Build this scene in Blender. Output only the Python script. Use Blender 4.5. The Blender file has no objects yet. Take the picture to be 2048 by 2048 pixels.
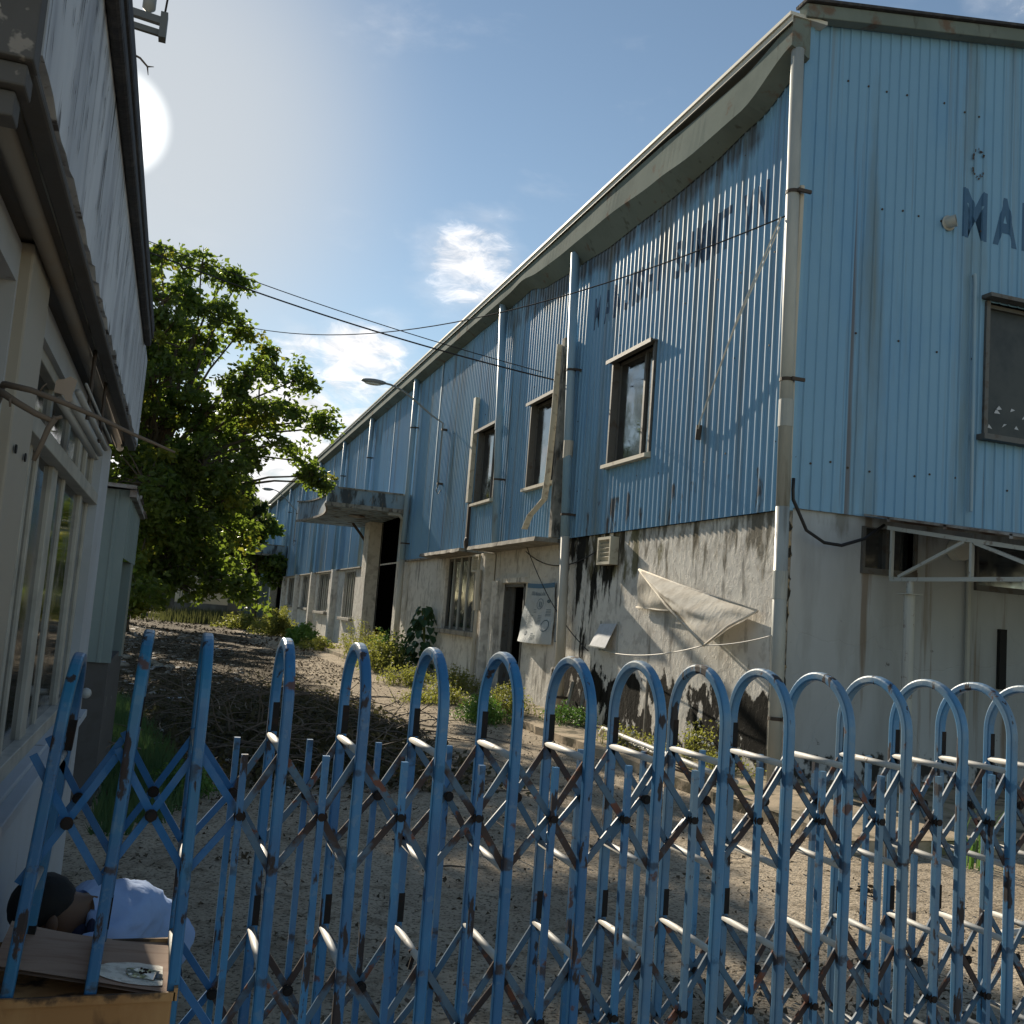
import bpy, math, random
from mathutils import Vector, Matrix, noise as mnoise
R = math.radians
sc = bpy.context.scene
col = sc.collection
random.seed(7)

# ------------------------------------------------------------------ camera
F_PX = 1990.0
PITCH, ROLL, YAW = .1055, .0758, .3207
cam_d = bpy.data.cameras.new("camera"); cam = bpy.data.objects.new("camera", cam_d); col.objects.link(cam)
cy_, sy_ = math.cos(YAW), math.sin(YAW); cp_, sp_ = math.cos(PITCH), math.sin(PITCH)
fw = Vector((sy_*cp_, cy_*cp_, sp_)); rt = Vector((cy_, -sy_, 0)); up = rt.cross(fw)
cr_, sr_ = math.cos(ROLL), math.sin(ROLL)
rt2 = rt*cr_+up*sr_; up2 = -rt*sr_+up*cr_
CAM = Vector((0, 0, 1.6))
cam.matrix_world = Matrix(((rt2.x, up2.x, -fw.x, CAM.x), (rt2.y, up2.y, -fw.y, CAM.y), (rt2.z, up2.z, -fw.z, CAM.z), (0, 0, 0, 1)))
cam_d.sensor_fit = 'HORIZONTAL'; cam_d.sensor_width = 36.0; cam_d.lens = 36.0*F_PX/2048.0
cam_d.clip_start = .05; cam_d.clip_end = 3000
sc.camera = cam

# ------------------------------------------------------------------ light
SUN_AZ, SUN_EL = -8.3, 23.9          # degrees; azimuth measured from +Y towards +X
SUN_DIR = Vector((math.sin(R(SUN_AZ))*math.cos(R(SUN_EL)), math.cos(R(SUN_AZ))*math.cos(R(SUN_EL)), math.sin(R(SUN_EL))))
SUN_STRENGTH, SKY_STRENGTH, EXPOSURE = 5.0, .080, .6
world = bpy.data.worlds.new("World"); sc.world = world; world.use_nodes = True
def build_world():
    nt = world.node_tree; N = nt.nodes; L = nt.links; N.clear()
    out = N.new('ShaderNodeOutputWorld'); bg = N.new('ShaderNodeBackground')
    sky = N.new('ShaderNodeTexSky'); sky.sky_type = 'NISHITA'; sky.sun_disc = False
    sky.sun_elevation = R(SUN_EL); sky.sun_rotation = R(SUN_AZ)
    sky.altitude = 0; sky.air_density = 1.0; sky.dust_density = .05; sky.ozone_density = 1.0
    tc = N.new('ShaderNodeTexCoord')
    def mth(op, a, b=None, c=None, cl=False):
        m = N.new('ShaderNodeMath'); m.operation = op; m.use_clamp = cl
        for i, v in enumerate((a, b, c)):
            if v is None: continue
            if isinstance(v, (int, float)): m.inputs[i].default_value = v
            else: L.new(v, m.inputs[i])
        return m.outputs[0]
    def rng(v, a, b, c=0., d=1.):
        m = N.new('ShaderNodeMapRange'); m.interpolation_type = 'SMOOTHSTEP'
        for k, x in zip((1, 2, 3, 4), (a, b, c, d)): m.inputs[k].default_value = x
        L.new(v, m.inputs[0]); return m.outputs[0]
    def cosang(az, el):
        d = N.new('ShaderNodeVectorMath'); d.operation = 'DOT_PRODUCT'
        d.inputs[1].default_value = (math.sin(R(az))*math.cos(R(el)), math.cos(R(az))*math.cos(R(el)), math.sin(R(el)))
        L.new(tc.outputs['Generated'], d.inputs[0]); return d.outputs['Value']
    mp = N.new('ShaderNodeMapping'); mp.inputs['Scale'].default_value = (1, 1, 2.3)
    L.new(tc.outputs['Generated'], mp.inputs[0])
    def ns(scale, detail=7, rough=.58, dist=.3):
        n = N.new('ShaderNodeTexNoise'); n.inputs['Scale'].default_value = scale; n.inputs['Detail'].default_value = detail
        n.inputs['Roughness'].default_value = rough; n.inputs['Distortion'].default_value = dist
        L.new(mp.outputs[0], n.inputs[0]); return n.outputs[0]
    n1 = ns(9); n2 = ns(26, 8, .65, .6)
    # individual puffs: (azimuth, elevation, angular radius)
    tot = None
    for az, el, r, k in ((15.0, 19.8, 4.4, 1.02), (17.0, 19.0, 3.0, .85), (9.0, 13.8, 4.2, 1.25), (5.5, 13.0, 3.6, 1.05), (4.0, 7.5, 8.0, 1.5), (11, 7, 7.0, 1.6), (-8, 6, 12.0, 1.6), (46, 31.5, 4.2, .9), (-20, 14, 14, 1.), (60, 12, 20, 1.1), (120, 20, 25, 1.), (200, 25, 30, 1.)):
        c = cosang(az, el)
        m = rng(c, math.cos(R(r)), math.cos(R(r*.15)))
        m = mth('MULTIPLY', m, k)
        tot = m if tot is None else mth('MAXIMUM', tot, m)
    dens = mth('ADD', mth('MULTIPLY', n1, .75), mth('MULTIPLY', n2, .45))
    dens = mth('ADD', dens, mth('MULTIPLY', mth('SUBTRACT', tot, 1.0), .42))
    mask = rng(dens, .50, .80)
    thin = rng(mth('ADD', n1, mth('MULTIPLY', mth('SUBTRACT', tot, 1.0), .25)), .30, .75, 0., .30)
    mask = mth('MAXIMUM', mask, thin)
    sep = N.new('ShaderNodeSeparateXYZ'); L.new(tc.outputs['Generated'], sep.inputs[0])
    up_ = rng(sep.outputs[2], -.01, .05)
    mask = mth('MULTIPLY', mask, up_, cl=True)
    lum = mth('ADD', 2.6, mth('MULTIPLY', n2, 12.5))
    cc = N.new('ShaderNodeCombineColor')
    L.new(lum, cc.inputs[0]); L.new(mth('MULTIPLY', lum, .99), cc.inputs[1]); L.new(mth('MULTIPLY', lum, 1.0), cc.inputs[2])
    # glare disc of the low sun seen through humid air
    s = cosang(-5.8, 23.9)
    disc = rng(s, math.cos(R(3.0)), math.cos(R(1.5)), 0., 9.)
    halo = mth('MULTIPLY', mth('POWER', rng(s, math.cos(R(22)), 1.0), 3.0), .5)
    g = mth('ADD', disc, halo)
    gc = N.new('ShaderNodeCombineColor'); L.new(g, gc.inputs[0]); L.new(mth('MULTIPLY', g, .99), gc.inputs[1]); L.new(mth('MULTIPLY', g, .93), gc.inputs[2])
    mx = N.new('ShaderNodeMix'); mx.data_type = 'RGBA'
    L.new(mask, mx.inputs[0]); L.new(sky.outputs[0], mx.inputs[6]); L.new(cc.outputs[0], mx.inputs[7])
    tn = N.new('ShaderNodeMix'); tn.data_type = 'RGBA'; tn.blend_type = 'MULTIPLY'; tn.inputs[0].default_value = 1; tn.inputs[7].default_value = (1, .985, .92, 1); L.new(sky.outputs[0], tn.inputs[6]); L.new(tn.outputs[2], mx.inputs[6])
    ad = N.new('ShaderNodeMix'); ad.data_type = 'RGBA'; ad.blend_type = 'ADD'; ad.inputs[0].default_value = 1; ad.clamp_result = False
    L.new(mx.outputs[2], ad.inputs[6]); L.new(gc.outputs[0], ad.inputs[7])
    # forward scattering haze round the sun: pale grey white, fading over about 40 degrees
    hz = mth('MULTIPLY', mth('POWER', rng(s, math.cos(R(27)), 1.0), 8.0), .78)
    hm = N.new('ShaderNodeMix'); hm.data_type = 'RGBA'; L.new(hz, hm.inputs[0]); L.new(mx.outputs[2], hm.inputs[6]); hm.inputs[7].default_value = (5.0, 5.2, 5.3, 1)
    L.new(hm.outputs[2], ad.inputs[6])
    L.new(ad.outputs[2], bg.inputs[0]); bg.inputs[1].default_value = SKY_STRENGTH
    L.new(bg.outputs[0], out.inputs[0])
build_world()
sl = bpy.data.lights.new("sun", 'SUN'); sl.energy = SUN_STRENGTH; sl.angle = R(.5); sl.color = (1, .88, .70)
so = bpy.data.objects.new("sun", sl); col.objects.link(so); so.location = (0, 0, 30)
so.rotation_euler = SUN_DIR.to_track_quat('Z', 'Y').to_euler()
vs = sc.view_settings; vs.view_transform = 'Standard'; vs.look = 'None'; vs.exposure = EXPOSURE; vs.gamma = 1

# ------------------------------------------------------------------ materials
def mat(name, base, rough=.8, metal=0., layers=(), bumps=(), transl=None, spec=.5, alpha=None, var=None, coat=0.):
    m = bpy.data.materials.new(name); m.use_nodes = True
    nt = m.node_tree; N = nt.nodes; L = nt.links
    b = N['Principled BSDF']; out = N['Material Output']
    b.inputs['Roughness'].default_value = rough; b.inputs['Metallic'].default_value = metal
    b.inputs['Specular IOR Level'].default_value = spec
    if name == 'dark_window_glass': b.inputs['IOR'].default_value = 2.1
    if coat: b.inputs['Coat Weight'].default_value = coat
    geo = N.new('ShaderNodeNewGeometry'); pos = geo.outputs['Position']
    sep = N.new('ShaderNodeSeparateXYZ'); L.new(pos, sep.inputs[0])
    def mapped(st, off=(0, 0, 0)):
        mp = N.new('ShaderNodeMapping'); mp.inputs['Scale'].default_value = st; mp.inputs['Location'].default_value = off
        L.new(pos, mp.inputs[0]); return mp.outputs[0]
    def nz(d):
        off = (d.get('seed', 0)*3.7,)*3
        v = mapped(d.get('st', (1, 1, 1)), off)
        if d.get('kind') == 'vor':
            n = N.new('ShaderNodeTexVoronoi'); n.feature = 'DISTANCE_TO_EDGE'; n.inputs['Scale'].default_value = d['sc']
            wn = N.new('ShaderNodeTexNoise'); wn.inputs['Scale'].default_value = d['sc']*2.5; wn.inputs['Detail'].default_value = 4
            L.new(v, wn.inputs[0]); vm = N.new('ShaderNodeMix'); vm.data_type = 'RGBA'; vm.blend_type = 'LINEAR_LIGHT'; vm.inputs[0].default_value = .25
            L.new(v, vm.inputs[6]); L.new(wn.outputs[1], vm.inputs[7]); L.new(vm.outputs[2], n.inputs['Vector'])
            return n.outputs['Distance']
        n = N.new('ShaderNodeTexNoise'); n.inputs['Scale'].default_value = d['sc']
        n.inputs['Detail'].default_value = d.get('det', 6); n.inputs['Roughness'].default_value = d.get('ro', .6)
        n.inputs['Distortion'].default_value = d.get('dist', 0)
        L.new(v, n.inputs[0]); return n.outputs[0]
    def rng(v, a, b, c=0., d=1.):
        r = N.new('ShaderNodeMapRange')
        for k, x in zip((1, 2, 3, 4), (a, b, c, d)): r.inputs[k].default_value = x
        L.new(v, r.inputs[0]); return r.outputs[0]
    def mth(op, a, b):
        q = N.new('ShaderNodeMath'); q.operation = op
        for i, v in enumerate((a, b)):
            if isinstance(v, (int, float)): q.inputs[i].default_value = v
            else: L.new(v, q.inputs[i])
        return q.outputs[0]
    rgb = N.new('ShaderNodeRGB'); rgb.outputs[0].default_value = (*base, 1); cur = rgb.outputs[0]
    rcur = None
    for d in layers:
        v = nz(d)
        for ax, key in ((2, 'zr'), (1, 'yr'), (0, 'xr'), (1, 'yr2')):
            if key in d:
                a, c = d[key][:2]; ramp = rng(sep.outputs[ax], a, c, 0., d[key][2] if len(d[key]) > 2 else d.get('bias', .6)); v = mth('SUBTRACT', v, ramp)
        if 'zband' in d:
            cz, hw, bz = d['zband']; ab = mth('ABSOLUTE', mth('SUBTRACT', sep.outputs[2], cz), 0); v = mth('SUBTRACT', v, rng(ab, 0, hw, 0., bz))
        mk = rng(v, d['lo'], d['hi'], 0., d.get('amt', 1.))
        mx = N.new('ShaderNodeMix'); mx.data_type = 'RGBA'
        L.new(mk, mx.inputs[0]); L.new(cur, mx.inputs[6]); mx.inputs[7].default_value = (*d['col'], 1); cur = mx.outputs[2]
        if 'rough' in d:
            rm = N.new('ShaderNodeMix'); rm.inputs[2].default_value = rough; rm.inputs[3].default_value = d['rough']
            L.new(mk, rm.inputs[0])
            if rcur is not None: L.new(rcur, rm.inputs[2])
            rcur = rm.outputs[0]
    if var:   # per-leaf hue variation from a fine random cell pattern
        wn = N.new('ShaderNodeTexNoise'); wn.inputs['Scale'].default_value = var[0]; wn.inputs['Detail'].default_value = 2
        L.new(pos, wn.inputs[0])
        mx = N.new('ShaderNodeMix'); mx.data_type = 'RGBA'; L.new(rng(wn.outputs[0], .35, .65), mx.inputs[0]); L.new(cur, mx.inputs[6]); mx.inputs[7].default_value = (*var[1], 1); cur = mx.outputs[2]
    L.new(cur, b.inputs['Base Color'])
    if rcur is not None: L.new(rcur, b.inputs['Roughness'])
    prev = None
    for d in bumps:
        v = nz(d)
        if 'lo' in d: v = rng(v, d['lo'], d['hi'])
        bp = N.new('ShaderNodeBump'); bp.inputs['Strength'].default_value = d.get('str', .5); bp.inputs['Distance'].default_value = d.get('dis', .01)
        L.new(v, bp.inputs['Height'])
        if prev: L.new(prev, bp.inputs['Normal'])
        prev = bp.outputs[0]
    if prev: L.new(prev, b.inputs['Normal'])
    if transl:
        t = N.new('ShaderNodeBsdfTranslucent'); t.inputs[0].default_value = (*transl[1], 1)
        ms = N.new('ShaderNodeMixShader'); ms.inputs[0].default_value = transl[0]
        L.new(b.outputs[0], ms.inputs[1]); L.new(t.outputs[0], ms.inputs[2]); L.new(ms.outputs[0], out.inputs[0])
    if alpha:
        v = nz(alpha); mk = rng(v, alpha['lo'], alpha['hi'], alpha.get('a0', 0.), alpha.get('a1', 1.))
        L.new(mk, b.inputs['Alpha'])
    return m
RUST = (.10, .040, .016); RUSTD = (.035, .016, .009); GRIME = (.035, .032, .026)
M = {}
M['blue'] = mat('blue_sheet_metal', (.175, .345, .52), .48, 0.0, layers=[
    dict(col=(.20, .38, .54), sc=.35, lo=.42, hi=.62, amt=.6),
    dict(col=(.10, .27, .50), sc=.8, st=(1, 1, .35), lo=.5, hi=.7, amt=.55, seed=3),
    dict(col=(.14, .17, .15), sc=1.1, st=(1, 1, .10), lo=.56, hi=.70, amt=.75, seed=1, det=8),
    dict(col=(.15, .13, .09), sc=3.5, st=(1, 1, .025), lo=.57, hi=.72, amt=.6, seed=2), dict(col=(.10, .06, .03), sc=6, st=(1, 1, .02), lo=.60, hi=.72, amt=.75, seed=22),
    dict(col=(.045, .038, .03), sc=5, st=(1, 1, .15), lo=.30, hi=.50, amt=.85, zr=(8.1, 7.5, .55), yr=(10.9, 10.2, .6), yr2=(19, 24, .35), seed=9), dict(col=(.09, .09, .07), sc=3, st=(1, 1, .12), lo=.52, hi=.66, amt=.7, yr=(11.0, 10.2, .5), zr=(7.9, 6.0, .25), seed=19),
    dict(col=(.07, .045, .03), sc=4, st=(1, 1, .3), lo=.56, hi=.62, amt=.85, zr=(3.65, 3.95, .5), yr2=(16, 17, .3), yr=(10.6, 10.0, .25), seed=4),
    dict(col=RUSTD, sc=9, lo=.745, hi=.77, amt=.9, seed=5)],
    bumps=[dict(sc=1.6, str=.35, dis=.02, det=2), dict(sc=30, str=.08, dis=.002)], spec=.3)
M['far_blue'] = M['blue']
M['letter'] = mat('faded_navy_lettering', (.03, .075, .15), .6, alpha=dict(sc=2.6, st=(1, 1.6, .9), lo=.40, hi=.60, a0=.55, a1=1.0, seed=2, det=7))
M['letter2'] = mat('faded_blue_lettering', (.045, .13, .25), .6, alpha=dict(sc=2.2, st=(1, 1, 1), lo=.25, hi=.6, a0=.55, a1=.88, seed=5))
M['wall'] = mat('stained_plaster', (.72, .69, .63), .95, spec=.08, layers=[
    dict(col=(.58, .55, .51), sc=.9, lo=.42, hi=.66, amt=.6),
    dict(col=(.42, .39, .35), sc=5, lo=.5, hi=.6, amt=.5, seed=8),
    dict(col=(.16, .12, .06), sc=1.6, st=(1, 1, .4), lo=.50, hi=.60, amt=.85, zr=(2.6, 1.8, .25), yr=(15, 18.0, .4), seed=2, det=9, ro=.68),
    dict(col=(.11, .10, .035), sc=2.0, st=(1, 1, .5), lo=.49, hi=.55, amt=.85, zr=(2.5, 1.8, .3), yr=(15.5, 17), bias=.4, yr2=(13.6, 12.6, .2), seed=6, det=9),
    dict(col=(.007, .007, .006), sc=2.1, st=(1, 1.3, .28), lo=.46, hi=.50, amt=.97, zr=(2.9, 1.6, .06), yr=(16.9, 17.1, .4), yr2=(14.6, 13.2, .20), seed=1, det=9, ro=.65), dict(col=(.07, .06, .035), sc=3.1, st=(1, 1.2, .35), lo=.47, hi=.56, amt=.8, zr=(2.8, 2.1, .2), yr=(17, 17.3, .4), seed=12, det=9),
    dict(col=(.006, .006, .005), sc=2.2, st=(1, 1, .75), lo=.40, hi=.43, amt=.98, zr=(.70, 1.15, .30), yr=(17.0, 17.6, .25), seed=4, det=9, ro=.6),
    dict(col=(.06, .055, .045), sc=4, st=(1, 1, .2), lo=.57, hi=.66, amt=.55, seed=9, det=8)],
    bumps=[dict(sc=11, st=(1, 1, .7), str=.4, dis=.012, lo=.48, hi=.56, det=7, ro=.62), dict(sc=55, str=.25, dis=.003)])
M['gwall'] = mat('gable_plaster', (.41, .44, .46), .95, spec=.1, layers=[
    dict(col=(.22, .22, .20), sc=1.3, st=(1, 1, .18), lo=.50, hi=.68, amt=.7, seed=13), dict(col=(.16, .15, .12), sc=2.4, st=(1, 1, .25), lo=.50, hi=.62, amt=.75, zr=(3.0, 2.3, .3), seed=14),
    dict(col=(.29, .31, .32), sc=.8, st=(1, 1, .3), lo=.42, hi=.66, amt=.6),
    dict(col=(.17, .12, .07), sc=3.2, st=(1, 1, .05), lo=.61, hi=.68, amt=.7, seed=3),
    dict(col=(.025, .025, .022), sc=2.3, st=(1, 1, .7), lo=.50, hi=.54, amt=.95, zr=(.25, .8), bias=.4, seed=4, det=9),
    dict(col=(.09, .085, .075), sc=6, lo=.68, hi=.72, amt=.7, seed=5)],
    bumps=[dict(sc=2.5, str=.25, dis=.02, det=3), dict(sc=50, str=.2, dis=.003), dict(kind='vor', sc=.8, lo=.0, hi=.012, str=.5, dis=.006)])
M['gutter'] = mat('weathered_gutter_metal', (.17, .205, .19), .95, 0, spec=.05, layers=[
    dict(col=(.13, .16, .15), sc=.9, lo=.45, hi=.6, amt=.7), dict(col=(.08, .08, .065), sc=5, st=(1, 1, .3), lo=.60, hi=.70, amt=.7, seed=2),
    dict(col=(.14, .06, .03), sc=2.2, lo=.60, hi=.68, amt=.6, seed=6)], bumps=[dict(sc=3, str=.1, dis=.01, det=2)])
M['pipe'] = mat('painted_pvc_pipe', (.40, .41, .38), .5, layers=[dict(col=(.26, .28, .27), sc=2, st=(1, 1, .3), lo=.45, hi=.6, amt=.6), dict(col=(.12, .11, .09), sc=6, st=(1, 1, .1), lo=.60, hi=.70, amt=.6, seed=3)])
M['bluepipe'] = mat('blue_downpipe', (.20, .34, .46), .5, layers=[dict(col=(.30, .38, .42), sc=2, st=(1, 1, .3), lo=.45, hi=.6, amt=.6), dict(col=(.12, .11, .09), sc=6, st=(1, 1, .1), lo=.62, hi=.70, amt=.6, seed=3)])
M['lowpipe'] = mat('cream_pipe', (.50, .46, .38), .5, layers=[dict(col=(.36, .32, .25), sc=3, st=(1, 1, .3), lo=.45, hi=.6, amt=.6), dict(col=(.14, .11, .08), sc=8, st=(1, 1, .2), lo=.6, hi=.68, amt=.7, seed=3)])
M['clamp'] = mat('rusty_clamp', (.05, .035, .025), .7)
M['frame'] = mat('old_window_frame', (.10, .10, .095), .6, layers=[dict(col=(.07, .05, .035), sc=8, lo=.55, hi=.63, amt=.7)], bumps=[dict(sc=30, str=.2)])
M['sill'] = mat('pale_metal_sill', (.50, .46, .36), .55, layers=[dict(col=(.2, .15, .1), sc=7, lo=.55, hi=.65, amt=.6)])
M['glass'] = mat('dark_window_glass', (.012, .015, .018), .04, spec=1.0, layers=[dict(col=(.03, .035, .035), sc=3, lo=.4, hi=.7, rough=.25)], bumps=[dict(sc=1.3, str=.12, dis=.02, det=2)])
M['dimglass'] = mat('dusty_dark_glass', (.03, .036, .036), .3, spec=.25, layers=[dict(col=(.06, .065, .06), sc=2.5, lo=.4, hi=.6, amt=.7)])
M['interior'] = mat('dark_interior', (.012, .012, .012), .95)
M['concrete'] = mat('stained_concrete', (.30, .28, .24), .92, layers=[dict(col=(.13, .12, .10), sc=3, lo=.45, hi=.6, amt=.7), dict(col=(.03, .03, .025), sc=7, st=(1, 1, .3), lo=.55, hi=.63, amt=.8, seed=3), dict(col=(.14, .09, .05), sc=4, lo=.6, hi=.66, amt=.5, seed=7)], bumps=[dict(sc=14, str=.4, dis=.01)])
M['canopy'] = mat('canopy_parapet_plaster', (.26, .34, .40), .85, layers=[dict(col=(.18, .28, .37), sc=2.5, st=(1, 1, .4), lo=.42, hi=.58, amt=.8), dict(col=(.03, .028, .024), sc=3.5, st=(1, 1, .28), lo=.50, hi=.60, amt=.85, seed=3, det=9), dict(col=(.2, .15, .09), sc=6, st=(1, 1, .3), lo=.56, hi=.62, amt=.6, seed=5)], bumps=[dict(sc=20, str=.3, dis=.01)])
M['soffit'] = mat('grey_soffit_plaster', (.16, .15, .14), .9, layers=[dict(col=(.16, .13, .10), sc=2.2, lo=.5, hi=.62, amt=.6)], bumps=[dict(sc=12, str=.2, dis=.005)])
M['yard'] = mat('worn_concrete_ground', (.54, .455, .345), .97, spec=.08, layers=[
    dict(col=(.36, .30, .225), sc=.55, lo=.40, hi=.62, amt=.8), dict(col=(.54, .45, .33), sc=2.6, lo=.52, hi=.66, amt=.6, seed=3),
    dict(col=(.17, .135, .09), sc=7, lo=.52, hi=.64, amt=.55, seed=4), dict(col=(.06, .048, .03), sc=48, lo=.53, hi=.63, amt=.8, seed=5, det=3),
    dict(col=(.42, .36, .27), sc=95, lo=.66, hi=.70, amt=.6, seed=7, det=2),
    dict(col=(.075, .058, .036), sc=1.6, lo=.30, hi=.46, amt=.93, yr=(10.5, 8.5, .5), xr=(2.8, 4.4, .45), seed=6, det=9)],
    bumps=[dict(sc=70, str=1., dis=.02, det=5), dict(sc=14, str=.7, dis=.03), dict(kind='vor', sc=.45, lo=.0, hi=.012, str=.6, dis=.012)])
M['apron'] = mat('old_concrete_apron', (.44, .36, .26), .95, spec=.08, layers=[dict(col=(.23, .20, .15), sc=1.2, lo=.42, hi=.6, amt=.8), dict(col=(.08, .075, .05), sc=3, lo=.54, hi=.62, amt=.8, seed=3), dict(col=(.10, .12, .05), sc=1.1, lo=.56, hi=.64, amt=.7, seed=8)], bumps=[dict(sc=40, str=.5, dis=.008), dict(sc=5, str=.5, dis=.03)])
M['peel'] = mat('peeling_white_paint', (.58, .61, .65), .7, layers=[
    dict(col=(.30, .33, .38), sc=1.6, st=(1, 1, .35), lo=.42, hi=.6, amt=.55), dict(col=(.20, .21, .25), sc=7, st=(1, 1, .12), lo=.52, hi=.62, amt=.5, seed=6),
    dict(col=(.018, .018, .022), sc=9, st=(1, 1, .07), lo=.645, hi=.66, amt=.97, seed=2, det=8, dist=.4),
    dict(col=(.08, .07, .07), sc=9, st=(1, 1, .3), lo=.47, hi=.53, amt=.9, zr=(2.42, 2.62), bias=.3, seed=4, det=9)],
    bumps=[dict(sc=6.5, st=(1, 1, .085), lo=.60, hi=.67, str=-.8, dis=.008, seed=2, det=8, dist=.4), dict(sc=18, st=(1, 1, .2), str=.3, dis=.004)])
M['gplaster'] = mat('peeling_grey_concrete', (.085, .083, .082), .9, layers=[dict(col=(.24, .22, .20), sc=3.2, lo=.66, hi=.67, amt=.9, seed=2), dict(col=(.07, .065, .06), sc=5, lo=.5, hi=.62, amt=.7, seed=4)], bumps=[dict(sc=3.2, lo=.65, hi=.67, str=-.8, dis=.01, seed=2), dict(sc=25, str=.3, dis=.004)])
M['white'] = mat('white_painted_wall', (.42, .45, .49), .75, layers=[dict(col=(.36, .37, .38), sc=1.2, lo=.45, hi=.65, amt=.7), dict(col=(.16, .14, .12), sc=9, st=(1, 1, .2), lo=.64, hi=.69, amt=.7, seed=3), dict(col=(.12, .11, .09), sc=4, lo=.50, hi=.6, amt=.8, zr=(-.1, .35), bias=.5, seed=5)], bumps=[dict(sc=20, str=.15, dis=.004)])
M['cream'] = mat('cream_painted_post', (.33, .30, .25), .6, layers=[dict(col=(.34, .32, .27), sc=2.5, st=(1, 1, .3), lo=.45, hi=.65, amt=.7)])
M['alu'] = mat('dull_aluminium', (.42, .40, .35), .5, .1, layers=[dict(col=(.22, .22, .20), sc=6, lo=.45, hi=.65, amt=.6)])
M['roofdark'] = mat('dark_roof_edge', (.03, .03, .034), .8, layers=[dict(col=(.08, .075, .07), sc=9, lo=.5, hi=.65, amt=.6)], bumps=[dict(sc=15, str=.5, dis=.02)])
M['green'] = mat('green_sheet_metal', (.15, .20, .205), .5, layers=[dict(col=(.19, .25, .25), sc=1.5, st=(1, 1, .3), lo=.42, hi=.6, amt=.7), dict(col=(.08, .07, .05), sc=7, st=(1, 1, .1), lo=.62, hi=.68, amt=.7, seed=3)])
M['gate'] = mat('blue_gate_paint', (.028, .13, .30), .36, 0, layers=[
    dict(col=(.15, .25, .34), sc=1.3, lo=.30, hi=.55, amt=.85, xr=(1.8, .3, .35), seed=15),  # paler towards the right end, sky light on the tubes put into the paint
    dict(col=(.34, .42, .48), sc=14, lo=.30, hi=.5, amt=.85, zr=(1.475, 1.44, .6), seed=16),  # arch tops painted paler to imitate sunlight falling on them
    dict(col=(.05, .035, .028), sc=9, lo=.46, hi=.52, amt=.9, zband=(1.13, .10, .35), seed=31, rough=.9), dict(col=(.05, .035, .028), sc=9, lo=.48, hi=.54, amt=.9, zband=(.86, .07, .35), seed=32, rough=.9), dict(col=(.05, .035, .028), sc=9, lo=.46, hi=.52, amt=.9, zband=(.56, .08, .35), seed=33, rough=.9),
    dict(col=(.035, .20, .42), sc=5, st=(1, 1, .4), lo=.44, hi=.58, amt=.65),
    dict(col=(.02, .17, .31), sc=2.5, lo=.47, hi=.62, amt=.8, xr=(.15, .5), bias=.4, seed=11),
    dict(col=(.16, .24, .32), sc=30, lo=.58, hi=.64, amt=.3, seed=2),
    dict(col=(.035, .022, .016), sc=16, st=(1, 1, .3), lo=.60, hi=.625, amt=.95, seed=3, rough=.85),
    dict(col=(.11, .045, .02), sc=9, lo=.65, hi=.69, amt=.85, seed=4, rough=.9)],
    bumps=[dict(sc=60, str=.25, dis=.0015), dict(sc=22, st=(1, 1, .35), lo=.64, hi=.68, str=-.5, dis=.002, seed=3)])
M['gatelink'] = mat('worn_gate_link', (.05, .12, .20), .5, 0, layers=[
    dict(col=(.07, .12, .18), sc=7, lo=.44, hi=.58, amt=.7),
    dict(col=(.055, .03, .02), sc=5, lo=.50, hi=.56, amt=.92, seed=3, rough=.85, det=8),
    dict(col=(.17, .06, .03), sc=14, lo=.60, hi=.64, amt=.9, seed=6, rough=.9), dict(col=(.018, .13, .34), sc=4, lo=.2, hi=.3, amt=.93, xr=(.18, .35, .9), seed=7)], bumps=[dict(sc=50, str=.3, dis=.002)])
M['bar'] = mat('bare_pale_metal_bar', (.46, .45, .42), .6, .0, layers=[dict(col=(.20, .13, .07), sc=30, lo=.63, hi=.67, amt=.9, seed=2, rough=.8), dict(col=(.3, .34, .38), sc=6, lo=.5, hi=.6, amt=.5)])
M['black'] = mat('black_rusted_steel', (.010, .008, .008), .9, layers=[dict(col=(.03, .013, .007), sc=20, lo=.5, hi=.6, amt=.6)])
M['rustbox'] = mat('rusty_box_steel', (.36, .18, .065), .75, layers=[dict(col=(.48, .28, .12), sc=5, st=(1, 1, .35), lo=.42, hi=.58, amt=.8), dict(col=(.07, .03, .015), sc=4, st=(1, 1, .4), lo=.52, hi=.62, amt=.9, seed=2), dict(col=(.03, .02, .015), sc=9, lo=.45, hi=.55, amt=.9, zr=(.55, .47), bias=.4, seed=4)], bumps=[dict(sc=30, str=.3, dis=.002)])
M['ply'] = mat('weathered_brown_board', (.36, .235, .17), .8, layers=[dict(col=(.42, .29, .21), sc=3, st=(.6, 2, 1), lo=.42, hi=.6, amt=.7), dict(col=(.26, .14, .09), sc=9, st=(.5, 3, 1), lo=.5, hi=.62, amt=.6, seed=2)], bumps=[dict(sc=60, st=(.3, 2, 1), str=.3, dis=.002)])
M['scale'] = mat('sun_bright_puddle_ring', (.82, .79, .70), .6, layers=[dict(col=(.42, .37, .30), sc=35, lo=.48, hi=.6, amt=.6)], bumps=[dict(sc=90, str=.6, dis=.004)])  # whitish ring, colour raised to stand for the sun patch on the board
M['waterp'] = mat('puddle_water', (.10, .12, .14), .03, spec=1.0)
M['skin'] = mat('skin', (.13, .07, .042), .55)
M['hair'] = mat('black_hair', (.006, .005, .005), .8, bumps=[dict(sc=60, st=(1, 1, .3), str=.6, dis=.004)])
M['shirt'] = mat('light_blue_shirt', (.34, .47, .74), .85, bumps=[dict(sc=11, st=(.6, 2, 1), str=.5, dis=.012, det=2), dict(sc=26, str=.25, dis=.004, det=2)])
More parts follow.
